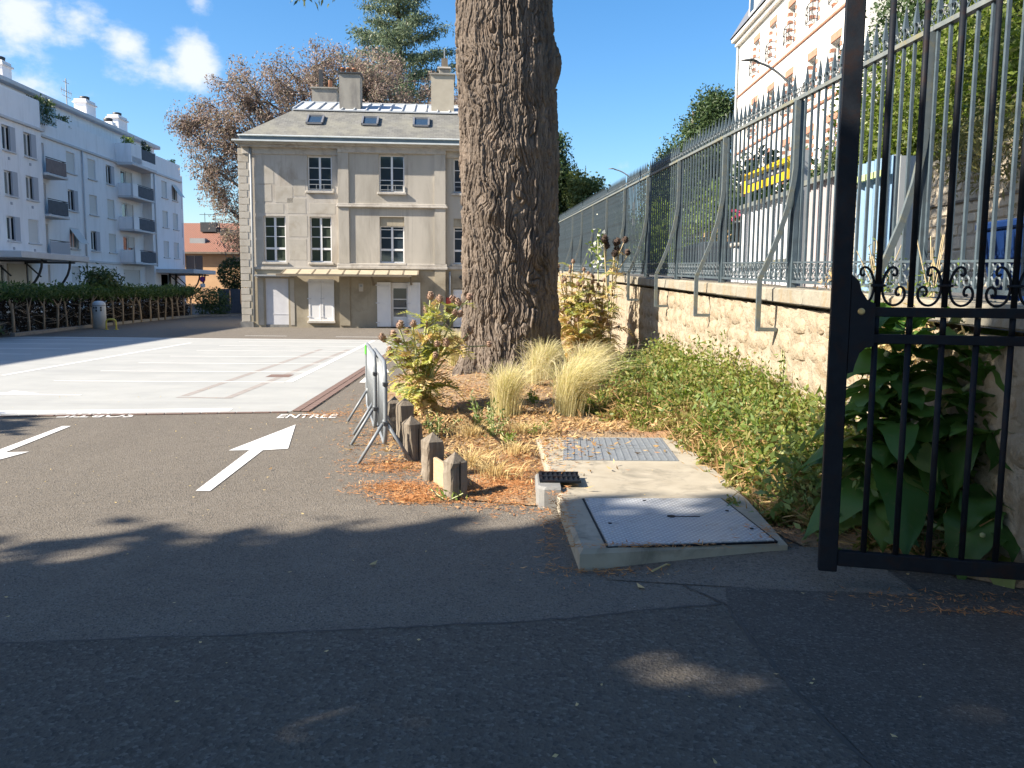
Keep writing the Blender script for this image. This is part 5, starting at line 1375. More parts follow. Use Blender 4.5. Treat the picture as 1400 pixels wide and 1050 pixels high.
Vt = np.stack([cx + rad * np.cos(TH), rad * np.sin(TH), ZZ], -1).reshape(-1, 3)
ii, jj = np.meshgrid(np.arange(NZT - 1), np.arange(NT), indexing='ij')
Ft = np.stack([ii * NT + jj, ii * NT + (jj + 1) % NT, (ii + 1) * NT + (jj + 1) % NT, (ii + 1) * NT + jj], -1).reshape(-1, 4)
big = thing('cedar_tree', 'huge old cedar trunk with deeply furrowed brown bark in the planting bed', 'tree', (-.02, 14.65, .12))
big.scale = (.964, .964, .97)
link('trunk', np_mesh('cedar_trunk', Vt, Ft, M['trunk']), big)
mb = MB()
bows = []
for a, z, L, dz in ((20, 9.0, 7, 2.2), (95, 9.2, 7, 2.6), (160, 8.9, 6, 2.6), (235, 9.3, 5, 3.2), (300, 9.3, 6, 3.0)):
    c_, s_ = math.cos(R(a)), math.sin(R(a))
    pts = wob([(-.25, 0, z - .6), (c_ * L * .3, s_ * L * .3, z + dz * .5), (c_ * L * .7, s_ * L * .7, z + dz), (c_ * L, s_ * L, z + dz + .5)], .1)
    mb.tube(pts, [.4, .3, .18, .05], 8); bows += [tuple(p) for p in pts[1:]]
mb.tube([(-.25, 0, 9.2), (-.4, .1, 13), (-.3, 0, 18)], [.72, .5, .08], 12)
mb.build('limb', M['bark_grey'], big, True)
P, _ = blob_points([((p[0], p[1], p[2] + .4), (1.8, 1.8, .35)) for p in bows] + [((-.3, 0, z), (3.4 - (z - 12) * .35, 3.4 - (z - 12) * .35, .4)) for z in (12, 13.6, 15.2, 16.8, 18)], 160, 45, .5, 2, .35)
link('crown', leaf_mesh('cedar_crown', P, .28, M['cedar'], .3, flat=.4), big)
P = rng.normal(size=(90, 3)) * np.array([.28, .2, .05]) + np.array([-3.75, .2, 6.72])
mb = MB(); mb.tube([(-6 * .55, 1.0, 9.6), (-3.6, .6, 8.0), (-3.75, .2, 6.75)], [.08, .03, .012], 5); o = mb.build('hanging_twig', M['bark_grey'], big)
link('needles', leaf_mesh('twig_needles', P, .16, M['cedar'], .25), o)

# ================================================================== TREES FURTHER OFF
# copper beech behind the villa
beech_blobs = [((-3.2, 0, 13.6), (3.0, 3, 2.8)), ((.6, 0, 14.6), (3.0, 3, 2.9)), ((4.4, 0, 14.2), (2.9, 3, 2.7)), ((7.8, -.5, 12.9), (2.6, 2.6, 2.2)), ((9.6, 0, 11.6), (1.7, 2.2, 1.8)), ((6.2, 0, 11.2), (3, 2.5, 2)),
               ((-5.6, 0, 10.9), (2.2, 2.6, 2.8)), ((-7.0, 0, 12.5), (1.5, 1.8, 1.2)), ((-8.0, 0, 12.2), (1.0, 1.2, .7)), ((-6.3, 0, 8.6), (1.5, 2, 2.0)), ((-5.0, 0, 6.6), (1.0, 1.5, 1.4)), ((-4.8, 0, 4.8), (.8, 1.2, 1.0)), ((2, 3, 10), (6, 3, 2.6)), ((-1, .5, 9.5), (4, 2, 2.5))]
tree('copper_beech', 'spreading copper beech with sparse brownish leaves rising behind the villa', (-13.4, 56, 0), [(0, 0, 0, .6), (0, 0, 4, .5), (.3, 0, 8, .4), (.6, 0, 12, .25), (.5, 0, 15, .08)],
     beech_blobs, 900, 100, .3, .16, M['beech'], M['bark_grey'], aspect=.42, droop=.9, squash=1.3, shell=2.3, nlimb=70, twigs=True)
# blue cedar behind it: tiers of drooping sprays
ct_ = thing('blue_cedar', 'tall blue green cedar standing behind the copper beech and villa', 'tree', (-9.0, 66, 0))
mb = MB(); mb.tube([(0, 0, 0), (.1, 0, 12), (.3, 0, 19), (.2, 0, 25.5)], [.6, .4, .22, .04], 8); PP = []
for k in range(72):
    z = 10 + 15.2 * (k / 72.0); L = (7.6 * (1 - (z - 10) / 17.5) + .4) * random.uniform(.65, 1.12); a = k * 2.4
    e = Vector((L * math.cos(a), L * math.sin(a), z + .28 * L + random.uniform(-.5, .5)))
    s = Vector((.2, 0, z)); mb.tube([s, s.lerp(e, .5) + Vector((0, 0, -.15)), e], [.09, .05, .015], 4)
    for q in range(int(5 + L * 3)):
        t_ = .25 + .78 * (q / (5 + L * 3)); c = s.lerp(e, t_); n = 42; w = .22 + .3 * (1 - t_)
        PP.append(rng.normal(size=(n, 3)) * np.array([w + .12, w + .12, .14]) + np.array(c) - np.array([0, 0, .12]))
mb.build('trunk', M['bark_grey'], ct_, True)
link('crown', leaf_mesh('blue_cedar_crown', np.concatenate(PP), .27, M['cedar'], .26, droop=.35), ct_)
# behind the fence
tree('dark_conifer', 'dense dark green conifer left of the tall cream building', (12.4, 60, zs(60)), [(0, 0, 0, .4), (0, 0, 6, .3), (0, 0, 11, .06)],
     [((0, 0, 3.5), (3.1, 3, 3.2)), ((.6, 0, 7), (2.7, 2.6, 2.8)), ((1.2, 0, 10), (1.9, 2, 2.1)), ((-1.6, 0, 5.0), (1.6, 2, 2.4)), ((1.6, 0, 11.4), (1.0, 1.2, 1.0)), ((-2.2, 0, 2.5), (1.6, 2, 2.2))], 620, 110, .45, .22, M['conifer'], M['bark_grey'], squash=.9, aspect=.45)
tree('tall_dark_tree', 'tall dark evergreen just right of the big trunk, above the far fence', (3.9, 76, zs(76)), [(0, 0, 0, .4), (0, 0, 6, .3), (0, 0, 11, .06)],
     [((0, 0, 4.5), (2.3, 2, 4.0)), ((-.4, 0, 8.0), (2.0, 2, 2.4)), ((-.7, 0, 10.4), (1.3, 1.5, 1.4)), ((.6, 0, 6.8), (1.5, 1.5, 1.2))], 380, 90, .45, .26, M['conifer'], M['bark_grey'], squash=.7)
tree('roadside_tree', 'lighter green leafy tree beside the far dark evergreen behind the fence', (6.6, 74, zs(74)), [(0, 0, 0, .3), (0, 0, 4, .22), (0, 0, 7, .06)],
     [((0, 0, 4), (2.4, 2, 2.6)), ((-.5, 0, 6.6), (1.7, 1.6, 1.5)), ((1.6, 0, 5), (1.6, 1.5, 1.7)), ((2.6, 0, 3.4), (1.5, 1.5, 1.2))], 260, 90, .45, .26, M['olive'], M['bark_grey'], squash=.8)
for (x, y, w, h, n, mt, lab) in ((5.2, 52, 2.6, 2.2, 2200, 'olive', 'olive green shrub mass far along the upper street'), (6.8, 40, 2.0, 1.9, 2400, 'green', 'fresh green shrub behind the middle of the fence'), (7.5, 32, 1.7, 2.0, 2600, 'conifer', 'dark shrub behind the fence below the far lamp'),
                                 (6.4, 25, 1.4, 1.6, 2600, 'green', 'green shrub behind the fence left of the shaded panel'), (5.3, 18.5, .95, 1.6, 3600, 'conifer', 'dark leafy shrub close behind the shaded fence panel'), (4.6, 16.2, .7, 1.0, 2200, 'green', 'bright leafy shrub beside the dark planter box'), (9.9, 46, 1.8, 1.0, 1800, 'conifer', 'low dark shrub at the foot of the cream building')):
    P = unit(rng.normal(size=(n, 3))) * (rng.random((n, 1)) ** .45) * np.array([w, w, h]) + np.array([x, y, zs(y) + h * .8]); P[:, 2] = np.maximum(P[:, 2], zs(y) + .05)
    greenery('street_shrub', lab, P, .12 + .002 * y, mt, 'shrub', 'shrubs along the upper street')
# bank of shrubs above the street wall
k = 0
bank_lab = ['%s yellow green shrub from the cream building in the lowest row on the bank' % o for o in ('first', 'second', 'third', 'fourth')] + ['dark shrub nearest the cream building half way up the bank'] + ['%s green shrub from the cream building in the middle row of the bank' % o for o in ('second', 'third', 'fourth')]
bank_lab += ['olive shrub at the top of the bank nearest the cream building', 'bright green shrub in the middle of the top of the bank', 'yellow green shrub at the near end of the top of the bank', 'dark low shrub at the end of the street stone wall', 'small shrub hanging just above the street stone wall']
for (x, y, z, rx, rz, mt) in ((11.0, 24, 6.3, 1.9, 2.2, 'bank'), (11.2, 20.5, 6.2, 1.9, 2.3, 'bank'), (11.3, 17, 6.0, 1.9, 2.3, 'bank'), (11.2, 13.8, 6.0, 1.7, 2.3, 'bank'), (12.8, 26, 9.0, 2.3, 2.4, 'conifer'), (13.4, 22, 9.3, 2.4, 2.6, 'bank'), (13.6, 18, 9.2, 2.4, 2.6, 'bank'), (13.4, 14.3, 9.0, 2.3, 2.6, 'bank'), (14.8, 25, 12.2, 2.8, 2.6, 'olive'), (15.8, 20, 12.5, 3, 2.8, 'green'), (15.6, 15, 12.2, 3, 2.8, 'bank'), (10.6, 27, 4.6, 1.4, 1.6, 'conifer'), (10.5, 22.2, 4.8, 1.3, 1.3, 'bank')):
    n = 5200; P, _ = blob_points([((x, y, z), (rx, rx * 1.15, rz))], 120, 85, .34, 3.2, .8)
    greenery('bank_shrub', bank_lab[k], P, .14, mt, 'shrub', 'shrubs on the steep bank', aspect=.55); k += 1
P, _ = blob_points([((9.7, 16.6, 4.6), (1.0, 2.0, .75)), ((9.6, 14.5, 4.5), (.9, 1.6, .7)), ((10.0, 18.6, 4.8), (.9, 1.2, .8))], 160, 45, .26, 2.2, .9)
greenery('trailing_shrub', 'olive brown twiggy shrub hanging over the top of the street stone wall', P, .15, 'bank_dry', 'shrub', aspect=.25, droop=.55)

# ================================================================== TREES BEHIND THE CAMERA WHOSE SHADE FALLS INTO VIEW
ca_, sa_ = math.cos(R(SUN_AZ)), math.sin(R(SUN_AZ))
def su(s, u): return (s * ca_ - u * sa_, s * sa_ + u * ca_)
# where the sun finds its way through the crowns: (x, y, radius) of the light spots on the asphalt
GAPS = [(0.37, 3.94, .42), (1.04, 3.5, .33), (-.5, 3.15, .36), (2.05, 3.36, .4), (1.2, 2.98, .29), (-1.3, 3.0, .26), (.45, 3.3, .25)]
def shade_tree(name, label, s, u, zc, ru, rz, nclump, per, size):
    x, y = su(s, u)
    tree(name, label, (x, y, 0), [(0, 0, 0, .35), (0, 0, zc - rz * .5, .28), (0, 0, zc + rz * .5, .08)], [((0, 0, zc), (ru, ru, rz)), ((0, 0, zc), (ru * .75, ru * .75, rz * .75))], nclump, per, .36, size, M['shade_leaf'], M['bark_grey'], squash=.9, shell=3.0, aspect=.85, group='tall trees shading the foreground', gaps=GAPS)
rng = np.random.default_rng(23)
shade_tree('shade_tree', 'tall leafy tree behind the viewpoint shading the foreground asphalt', -12, 1.3, 8.6, 4.5, 4.6, 1500, 40, .36)
shade_tree('shade_tree', 'smaller leafy tree at the left edge shading the exit lane', -12, 11.7, 4.35, 1.0, 2.0, 200, 40, .3)
shade_tree('shade_tree', 'added broad dense tree, unseen behind the viewpoint, blocking sky light from the foreground', -8.5, -5.5, 9.5, 5.2, 4.6, 900, 40, .4)  # added out of view to cut sky light and deepen the foreground shade

# ================================================================== UTILITY SLAB
sb = thing('utility_slab', 'raised pale concrete slab with two metal access covers in the planting bed', 'slab', (.3, 5.0, 0))
def s2(x, y): return (x - .3, y - 5.0)
outer = [s2(.42, 4.98), s2(1.76, 5.2), s2(1.83, 6.4), s2(1.82, 9.0), s2(.27, 9.0), s2(.33, 6.98), s2(.36, 6.93), s2(.36, 6.45)]
mb = MB()
n = len(outer)
cxx, cyy = .78, 2.1
ins = [(x + (.025 if x < cxx else -.025), y + (.025 if y < cyy else -.025)) for x, y in outer]
vs = [(x, y, -.03) for x, y in outer] + [(x, y, .105) for x, y in outer] + [(x, y, .13) for x, y in ins]
mb.add(vs, [tuple(range(2 * n, 3 * n))] + [(k * n + i, k * n + (i + 1) % n, (k + 1) * n + (i + 1) % n, (k + 1) * n + i) for k in (0, 1) for i in range(n)])
mb.build('concrete_base', M['slab'], sb)
def cover(name, pts, z, mat, **k):
    o = MB().add([(*s2(*p), z - .008) for p in pts] + [(*s2(*p), z) for p in pts], [(4, 5, 6, 7), (0, 1, 5, 4), (1, 2, 6, 5), (2, 3, 7, 6), (3, 0, 4, 7)]).build(name, mat, sb); return o
fr = [(.595, 5.04), (1.685, 5.185), (1.61, 6.29), (.545, 6.25)]
mb = MB()
for a, b in zip(fr, fr[1:] + fr[:1]): mb.bar((*s2(*a), .128), (*s2(*b), .128), .012, .012)
mb.build('cover_frame', M['dark_iron'], sb)
c1 = cover('access_cover', [(.607, 5.055), (1.672, 5.197), (1.598, 6.278), (.557, 6.24)], .139, M['tread'])
mb = MB(); mb.bar((*s2(1.1, 5.74), .14), (*s2(1.32, 5.74), .14), .012, .004); mb.lathe([(.03, 0), (.03, .004)], 10, (*s2(1.12, 5.74), .139))
for p in ((.67, 5.55), (1.0, 6.18), (1.55, 5.9), (1.6, 5.45)): mb.lathe([(.013, 0), (.013, .004)], 8, (*s2(*p), .139))
mb.build('lifting_key', M['dark_iron'], c1)
for (a, b) in ((7.71, 8.29), (8.305, 8.92)):
    f0 = lambda y: .48 + (y - 7.7) * .066; f1 = lambda y: 1.56 + (y - 7.7) * .04
    c2 = cover('access_cover', [(f0(a), a), (f1(a), a), (f1(b), b), (f0(b), b)], .136, M['galv'], label='ribbed pale steel cover')
    mb = MB()
    for i in range(16):
        t_ = (i + .5) / 16; mb.bar((*s2(f0(a) * (1 - t_) + f1(a) * t_, a + .01), .138), (*s2(f0(b) * (1 - t_) + f1(b) * t_, b - .01), .138), .014, .006)
    mb.build('rib', M['galv'], c2)
kb = thing('drain_block', 'small round-cornered grey kerb block with an iron grate beside the slab', 'drain', (.2, 6.45, 0))
mb = MB(); kpoly = [(.0, .08), (.02, .03), (.06, .0), (.19, .0), (.19, .5), (.0, .5)]
mb.add([(x, y, -.01) for x, y in kpoly] + [(x, y, .15) for x, y in kpoly] + [(x + (.015 if x < .1 else 0), y + (.015 if y < .2 else 0), .17) for x, y in kpoly], [(12, 13, 14, 15, 16, 17)] + [(k * 6 + i, k * 6 + (i + 1) % 6, k * 6 + 6 + (i + 1) % 6, k * 6 + 6 + i) for k in (0, 1) for i in range(6)])
mb.build('kerb_block', M['kerb'], kb)
mb = MB(); mb.box(-.0 + .03, .16, .171, .36, .5, .176)
for i in range(8): mb.bar((.05 + i * .04, .18, .181), (.05 + i * .04, .48, .181), .014, .012)
mb.bar((.03, .33, .183), (.36, .33, .183), .02, .014); mb.bar((.03, .17, .183), (.36, .17, .183), .025, .014); mb.bar((.03, .49, .183), (.36, .49, .183), .025, .014); mb.bar((.04, .17, .183), (.04, .49, .183), .025, .014)
mb.build('grate', M['dark_iron'], kb)

# ================================================================== WOODEN BOLLARDS
blabs = ['nearest square wooden bollard with a pointed top and a deep crack', 'second wooden bollard from the slab, taller with a lit left face', 'leaning split wooden bollard third from the slab', 'fourth wooden bollard, below the flowering thistle', 'fifth wooden bollard, half hidden in dry leaves by the barrier']
for i, (x, y, w, h, rz, tx, ty) in enumerate(((-.46, 6.78, .155, .385, 24, 0, 0), (-.71, 7.44, .16, .435, 20, .0, -.02), (-.965, 8.25, .155, .46, 30, -.05, .05), (-1.19, 9.3, .165, .5, 16, 0, .02), (-1.46, 10.05, .15, .42, 10, .12, .05))):
    t = thing('wooden_bollard', blabs[i], 'bollard', (x, y, 0), R(rz + 9), 'square wooden bollards along the bed')
    w2 = w / 2; c = .012; pf = []
    ring = [(-w2 + c, -w2), (w2 - c, -w2), (w2, -w2 + c), (w2, w2 - c), (w2 - c, w2), (-w2 + c, w2), (-w2, w2 - c), (-w2, -w2 + c)]
    mb = MB(); m = 6
    for k in range(m + 1):
        z = -.03 + (h - .05) * k / m
        for (a, b) in ring: mb.v.append((a + random.gauss(0, .003) + tx * z, b + random.gauss(0, .003) + ty * z, z + random.gauss(0, .002)))
    for k in range(m):
        for q in range(8): mb.f.append((k * 8 + q, k * 8 + (q + 1) % 8, k * 8 + 8 + (q + 1) % 8, k * 8 + 8 + q)); mb.mi.append(0)
    mb.v.append((tx * h, ty * h, h)); a = m * 8; p_ = len(mb.v) - 1
    for q in range(8): mb.f.append((a + q, a + (q + 1) % 8, p_)); mb.mi.append(0)
    mb.build('post', M['bollard'], t)
    if i in (0, 2): MB().box(-.004, -w2 - .004, .02, .006, -w2 + .002, h * .82).build('crack', M['void'], t)
t = thing('low_plank', 'short pale board standing between the two nearest wooden bollards', 'plank', (-.585, 7.1, 0), R(112))
MB().bev(-.24, -.018, 0, .24, .018, .23, .006).build('board', M['plank'], t)

# ================================================================== CROWD BARRIERS
BA = math.atan2(10.77 - 8.1, -1.8 + 1.22)
def barrier(label, x, y):
    t = thing('crowd_barrier', label, 'barrier', (x, y, 0), BA, 'galvanised crowd barriers nested together')
    L, H, z0, r = 2.05, 1.0, .2, .19
    pts = [(r, z0), (L - r, z0)]
    arc = lambda cx, cz, a0: [(cx + r * math.cos(a0 + k * PI / 8), cz + r * math.sin(a0 + k * PI / 8)) for k in range(5)]
    loop = arc(L - r, z0 + r, -PI / 2) + arc(L - r, H - r, 0) + arc(r, H - r, PI / 2) + arc(r, z0 + r, PI)
    mb = MB(); mb.tube([(a, 0, b) for a, b in loop + loop[:2]], .021, 8, cap=False); mb.build('frame', M['galv'], t, True)
    br_ = MB().tube([(0, 0, z0 + .02), (0, 0, H - .02)], .0075, 6).mesh('bar', M['galv'], True)
    for k in range(15): link('bar', br_, t, (.2 + k * (L - .4) / 14, 0, 0))
    ft = MB(); ft.tube([(0, -.26, .012), (0, -.02, z0 + .2)], .017, 7); ft.tube([(0, .26, .012), (0, .02, z0 + .2)], .017, 7); ft.tube([(0, 0, z0 + .18), (0, 0, z0 + .24)], .022, 7); ft = ft.mesh('foot', M['galv'], True)
    for k in (.12, L - .26): link('foot', ft, t, (k, 0, 0))
    hk = MB().bev(-.035, -.025, -.02, .03, .025, .02, .006).mesh('hook', M['dark'])
    for z in (.42, .8): link('hook', hk, t, (-.0, 0, z))
    return t
barrier('nearer galvanised crowd barrier seen almost end on beside the bollards', -1.21, 7.98)
t = barrier('further galvanised crowd barrier with a green tag at its far top corner', -1.47, 8.98)
MB().bev(1.9, -.03, .86, 1.98, .03, .99, .01).build('tag', M['green_tag'], t)

# ================================================================== PLANTS IN THE BED
def blade_mesh(name, base, n, L, lean, spread, w, mat, curl=1.0, r0=.05):
    """arching thin blades, four segments each"""
    b = np.asarray(base, float); a = rng.random(n) * 2 * PI; r = np.abs(rng.normal(size=n)) * r0
    P0 = b + np.stack([r * np.cos(a), r * np.sin(a), np.zeros(n)], 1)
    out = np.stack([np.cos(a), np.sin(a), np.zeros(n)], 1) * (np.abs(rng.normal(size=(n, 1))) * spread) + np.array(lean) + rng.normal(size=(n, 3)) * .05
    ln = L * (.55 + .5 * rng.random((n, 1)))
    side = unit(np.cross(out + 1e-3, np.array([0, 0, 1.0])) + rng.normal(size=(n, 3)) * .5)
    rows = []
    for k, t in enumerate((0, .3, .58, .82, 1.0)):
        p = P0 + np.array([0, 0, 1.0]) * ln * (t - .28 * curl * t ** 3) + out * ln * (t ** 1.9) * .9
        ww = w * (1, .9, .8, .6, .15)[k]
        rows.append(p - side * ww); rows.append(p + side * ww)
    Vv = np.stack(rows, 1).reshape(-1, 3)
    o = np.arange(n)[:, None] * 10
    Fq = np.concatenate([np.stack([o[:, 0] + 2 * k, o[:, 0] + 2 * k + 1, o[:, 0] + 2 * k + 3, o[:, 0] + 2 * k + 2], 1) for k in range(4)])
    return np_mesh(name, Vv, Fq, mat)
tl = ['small upright feather grass tuft in front of the cedar trunk', 'largest blond feather grass tuft leaning right in the middle of the bed', 'yellow feather grass tuft at the right foot of the cedar trunk', 'slim thin feather grass tuft between the two blond ones', 'feather grass tuft behind the largest one, near the wall', 'pale feather grass left behind the cedar trunk']
for lab, x, y, n, L, lean, spr in ((tl[0], -.08, 10.55, 460, 1.0, (.12, .0, 0), .3), (tl[1], .72, 10.7, 800, 1.12, (.28, 0, 0), .3), (tl[2], .5, 13.6, 420, .95, (.05, 0, 0), .3), (tl[3], .33, 13.0, 150, .85, (.05, 0, 0), .22), (tl[4], 1.05, 12.6, 520, 1.1, (.22, 0, 0), .35), (tl[5], -1.15, 17.2, 500, 1.1, (-.1, 0, 0), .4)):
    link('blades', blade_mesh('feather_grass', (0, 0, 0), int(n * 2.4), L, lean, spr * .98, .0019 + .00006 * y, M['feather'], 1.25, .085), thing('feather_grass', lab, 'grass tuft', (x, y, hbed(x, y)), 0, 'feather grass tufts in the bed'), kind='stuff')
for lab, x, y, n, L in (('bleached straw tuft behind the second wooden bollard', -.38, 7.8, 170, .26), ('bleached straw tuft right behind the nearest bollard', -.14, 7.35, 170, .2), ('short dry straw tuft in front of the cedar', -.45, 9.3, 150, .24), ('dry straw tuft at the corner of the concrete slab', .12, 9.4, 200, .2), ('withered straw beside the lit slab edge', .05, 8.3, 160, .16)):
    link('blades', blade_mesh('straw_tuft', (0, 0, 0), n, L, (.1, 0, 0), .8, .004, M['straw'], 1.2, .14), thing('straw_tuft', lab, 'grass tuft', (x, y, hbed(x, y)), 0, 'dry straw tufts'), kind='stuff')

def pinnate(n=9, L=.5, w=.2):
    """one deeply cut thistle leaf, arching along +X"""
    mb = MB(); pt = lambda t: Vector((L * t, 0, .22 * L * math.sin(t * 2.4) - .16 * L * t * t))
    for k in range(7):
        t0, t1 = k / 7, (k + 1) / 7; a, b = pt(t0), pt(t1); ww = .012
        mb.quad(a + Vector((0, -ww, 0)), b + Vector((0, -ww, 0)), b + Vector((0, ww, 0)), a + Vector((0, ww, 0)))
    for k in range(n):
        t = .14 + .8 * k / (n - 1); p = pt(t); ll = w * (math.sin(PI * (.18 + .74 * t)) + .1)
        for s in (-1, 1):
            d = Vector((.55, s, random.uniform(-.1, .35))).normalized() * ll; q = Vector((1, -s * .3, 0)).normalized() * ll * .2
            m_ = p + d * .45
            mb.add([p, m_ + q, p + d, m_ - q], [(0, 1, 2, 3)])
            tt = p + d * .55; d2 = Vector((1, s * .25, .15)).normalized() * ll * .4
            mb.add([tt, tt + d2 * .5 + Vector((0, .02 * s, 0)), tt + d2], [(0, 1, 2)])
    return mb
leafA = [pinnate(11, .52, .15).mesh('leaf', M['thistle_leaf']), pinnate(10, .46, .12).mesh('leaf', M['thistle_leaf'])]
leafD = [pinnate(10, .5, .12).mesh('leaf', M['thistle_dry']), pinnate(9, .44, .1).mesh('leaf', M['thistle_dry'])]
headm = {}
for nm, mt in (('thistle_head', 'thistle_head'), ('head_dark', 'head_dark')):
    mb = MB(); mb.lathe([(.012, 0), (.04, .02), (.058, .055), (.055, .09), (.035, .115), (.045, .14), (.03, .15)], 10)
    for ring_, (rr, zz_) in enumerate(((.055, .03), (.06, .06), (.052, .09))):
        for k in range(9):
            a = 2 * PI * (k + ring_ * .5) / 9; c = Vector((rr * math.cos(a), rr * math.sin(a), zz_)); o_ = Vector((math.cos(a), math.sin(a), .9)).normalized() * .05; s_ = Vector((-math.sin(a), math.cos(a), 0)) * .016
            mb.add([c - s_, c + s_, c + o_], [(0, 1, 2)])
    headm[nm] = mb.mesh('flower_head', M[mt])
def thistle(label, x, y, stems, leaves, dry, stem_mat, head, hs=1.0, low=.0):
    t = thing('cardoon_thistle', label, 'thistle plant', (x, y, hbed(x, y) if x > bl(y) else 0), 0, 'cardoon thistles round the cedar')
    for (ex, ey, ez) in stems:
        b = Vector((random.gauss(0, .06), random.gauss(0, .06), 0)); e = Vector((ex, ey, ez)); m_ = b.lerp(e, .5) + Vector((-ex * .15, -ey * .15, .05))
        MB().tube(smooth_path([tuple(b), tuple(m_), tuple(e)], 3), [.018] * 4 + [.013] * 4 if False else .013, 6).build('stem', stem_mat, t, True)
        tips = [(e, 1.0)]
        for k in range(random.choice((1, 2, 2))):
            f = e + Vector((random.gauss(0, .13), random.gauss(0, .1), random.uniform(-.22, .05))); MB().tube([tuple(m_.lerp(e, .6)), tuple(f)], .009, 5).build('stem', stem_mat, t, True); tips.append((f, .85))
        for p, s_ in tips: link('flower_head', headm[head], t, p - Vector((0, 0, .02)), (random.gauss(0, .25), random.gauss(0, .25), random.random() * 6), hs * s_ * random.uniform(.85, 1.1))
        for k in range(leaves):
            f = low + (1 - low) * (k + random.random()) / leaves * .92
            p = b.lerp(m_, f * 2) if f < .5 else m_.lerp(e, f * 2 - 1)
            ms = leafD if random.random() < dry * (1.35 - f) else leafA
            link('leaf', random.choice(ms), t, p, (random.gauss(0, .35), random.uniform(-.55, .35) + (.55 if f < .35 else 0), random.random() * 2 * PI), random.uniform(.6, 1.1) * (1.12 - .35 * f))
thistle('green cardoon thistle with purple-brown flower heads behind the crowd barriers', -1.2, 11.1, [(-.3, 0, 1.12), (-.38, .1, 1.0), (.06, .1, 1.35), (.12, 0, 1.5), (.22, -.1, 1.48), (.45, .1, 1.5), (.5, 0, 1.42), (-.1, -.15, 1.15), (-.45, .1, .75), (.35, -.2, .9), (.62, .1, 1.05)], 15, .55, M['thistle_stem'], 'thistle_head', .74, .02)
GOLD = [(-.3, 0, 1.95), (0, .1, 2.05), (.22, 0, 1.9), (.1, -.2, 1.6), (-.15, -.2, 1.7), (.38, 0, 1.65), (-.35, -.1, 1.45), (.3, -.2, 1.4)]
thistle('withered cardoon thistle with golden leaves right beside the cedar trunk', 1.2, 16.9, GOLD, 30, .9, M['stem_dry'], 'thistle_head', .6)
thistle('pale dry cardoon thistle between the withered one and the wall', 1.75, 17.1, [(-.15, 0, 1.7), (.1, .1, 1.65), (.28, 0, 1.5), (-.3, -.1, 1.5), (.05, -.2, 1.3)], 28, .95, M['stem_dry'], 'thistle_head', .6)
thistle('low golden thistle mass at the foot of the wall behind the feather grass', 1.35, 16.4, [(-.35, 0, 1.1), (.1, .1, 1.25), (.35, 0, .95), (-.1, -.2, .9), (.5, 0, .8), (-.5, .1, .7)], 28, 1.0, M['stem_dry'], 'thistle_head', .5)
thistle('tall brown cardoon stalk with dark spent heads in front of the wall', 1.9, 16.7, [(-.12, 0, 2.35), (.1, .05, 2.3), (.18, 0, 2.15)], 9, .9, M['stem_dry'], 'head_dark', 1.05)
t = thing('white_flowered_bush', 'thin stem with white blooms rising behind the tall cardoon stalk', 'plant', (1.75, 17.6, .3))
MB().tube([(0, 0, 0), (.03, 0, 1.2), (0, 0, 2.6)], .012, 5).build('stem', M['thistle_stem'], t)
link('leaves', leaf_mesh('white_leaves', rng.normal(size=(60, 3)) * np.array([.1, .1, .22]) + np.array([0, 0, 2.25]), .1, M['green'], .6), t)
link('blossoms', leaf_mesh('white_blooms', rng.normal(size=(30, 3)) * np.array([.1, .1, .25]) + np.array([0, 0, 2.25]), .09, M['white_bloom'], .8), t)

# little weeds
def weed(label, x, y, h, n, mat, ns=5, leaf=.055):
    t = thing('weed', label, 'weed', (x, y, hbed(x, y)), 0, 'small weeds in the bed'); PP = []; mb = MB()
    for k in range(ns):
        e = (random.gauss(0, .12), random.gauss(0, .1), h * random.uniform(.6, 1)); mb.tube([(e[0] * .2, e[1] * .2, 0), (e[0] * .7, e[1] * .7, e[2] * .6), e], .005, 4)
        q = rng.random((n // ns, 1)); PP.append(np.array(e) * np.concatenate([q * .7 + .3, q * .7 + .3, q], 1) + rng.normal(size=(n // ns, 3)) * .022)
    mb.build('stem', M['thistle_stem'], t); link('leaves', leaf_mesh('weed_leaves', np.concatenate(PP), leaf, M[mat], .32, up=.2), t)
for a in (('grey green upright weed in front of the cedar base', -.32, 9.6, .42, 160, 'weed'), ('second grey green weed just behind the straw tuft', -.2, 9.15, .34, 130, 'weed'), ('low grey green weed under the green cardoon', -.85, 9.6, .22, 160, 'weed'), ('leafy green weed between the feather grass tufts', .3, 11.6, .2, 120, 'green'), ('small green weed beside the straw in the litter', -.02, 8.7, .12, 50, 'green'), ('little green weed at the far slab corner', .28, 9.35, .12, 60, 'green'), ('bluish tall weed clump below the wall shadow', 2.0, 13.4, .5, 300, 'weed'), ('green weed growing up the wall face near the gate', 2.72, 8.5, .8, 180, 'green'), ('tiny green weed at the foot of the nearest bollard', -.52, 6.66, .06, 24, 'green'), ('second green weed climbing the wall near the braces', 2.5, 10.6, .85, 260, 'green')):
    weed(*a)

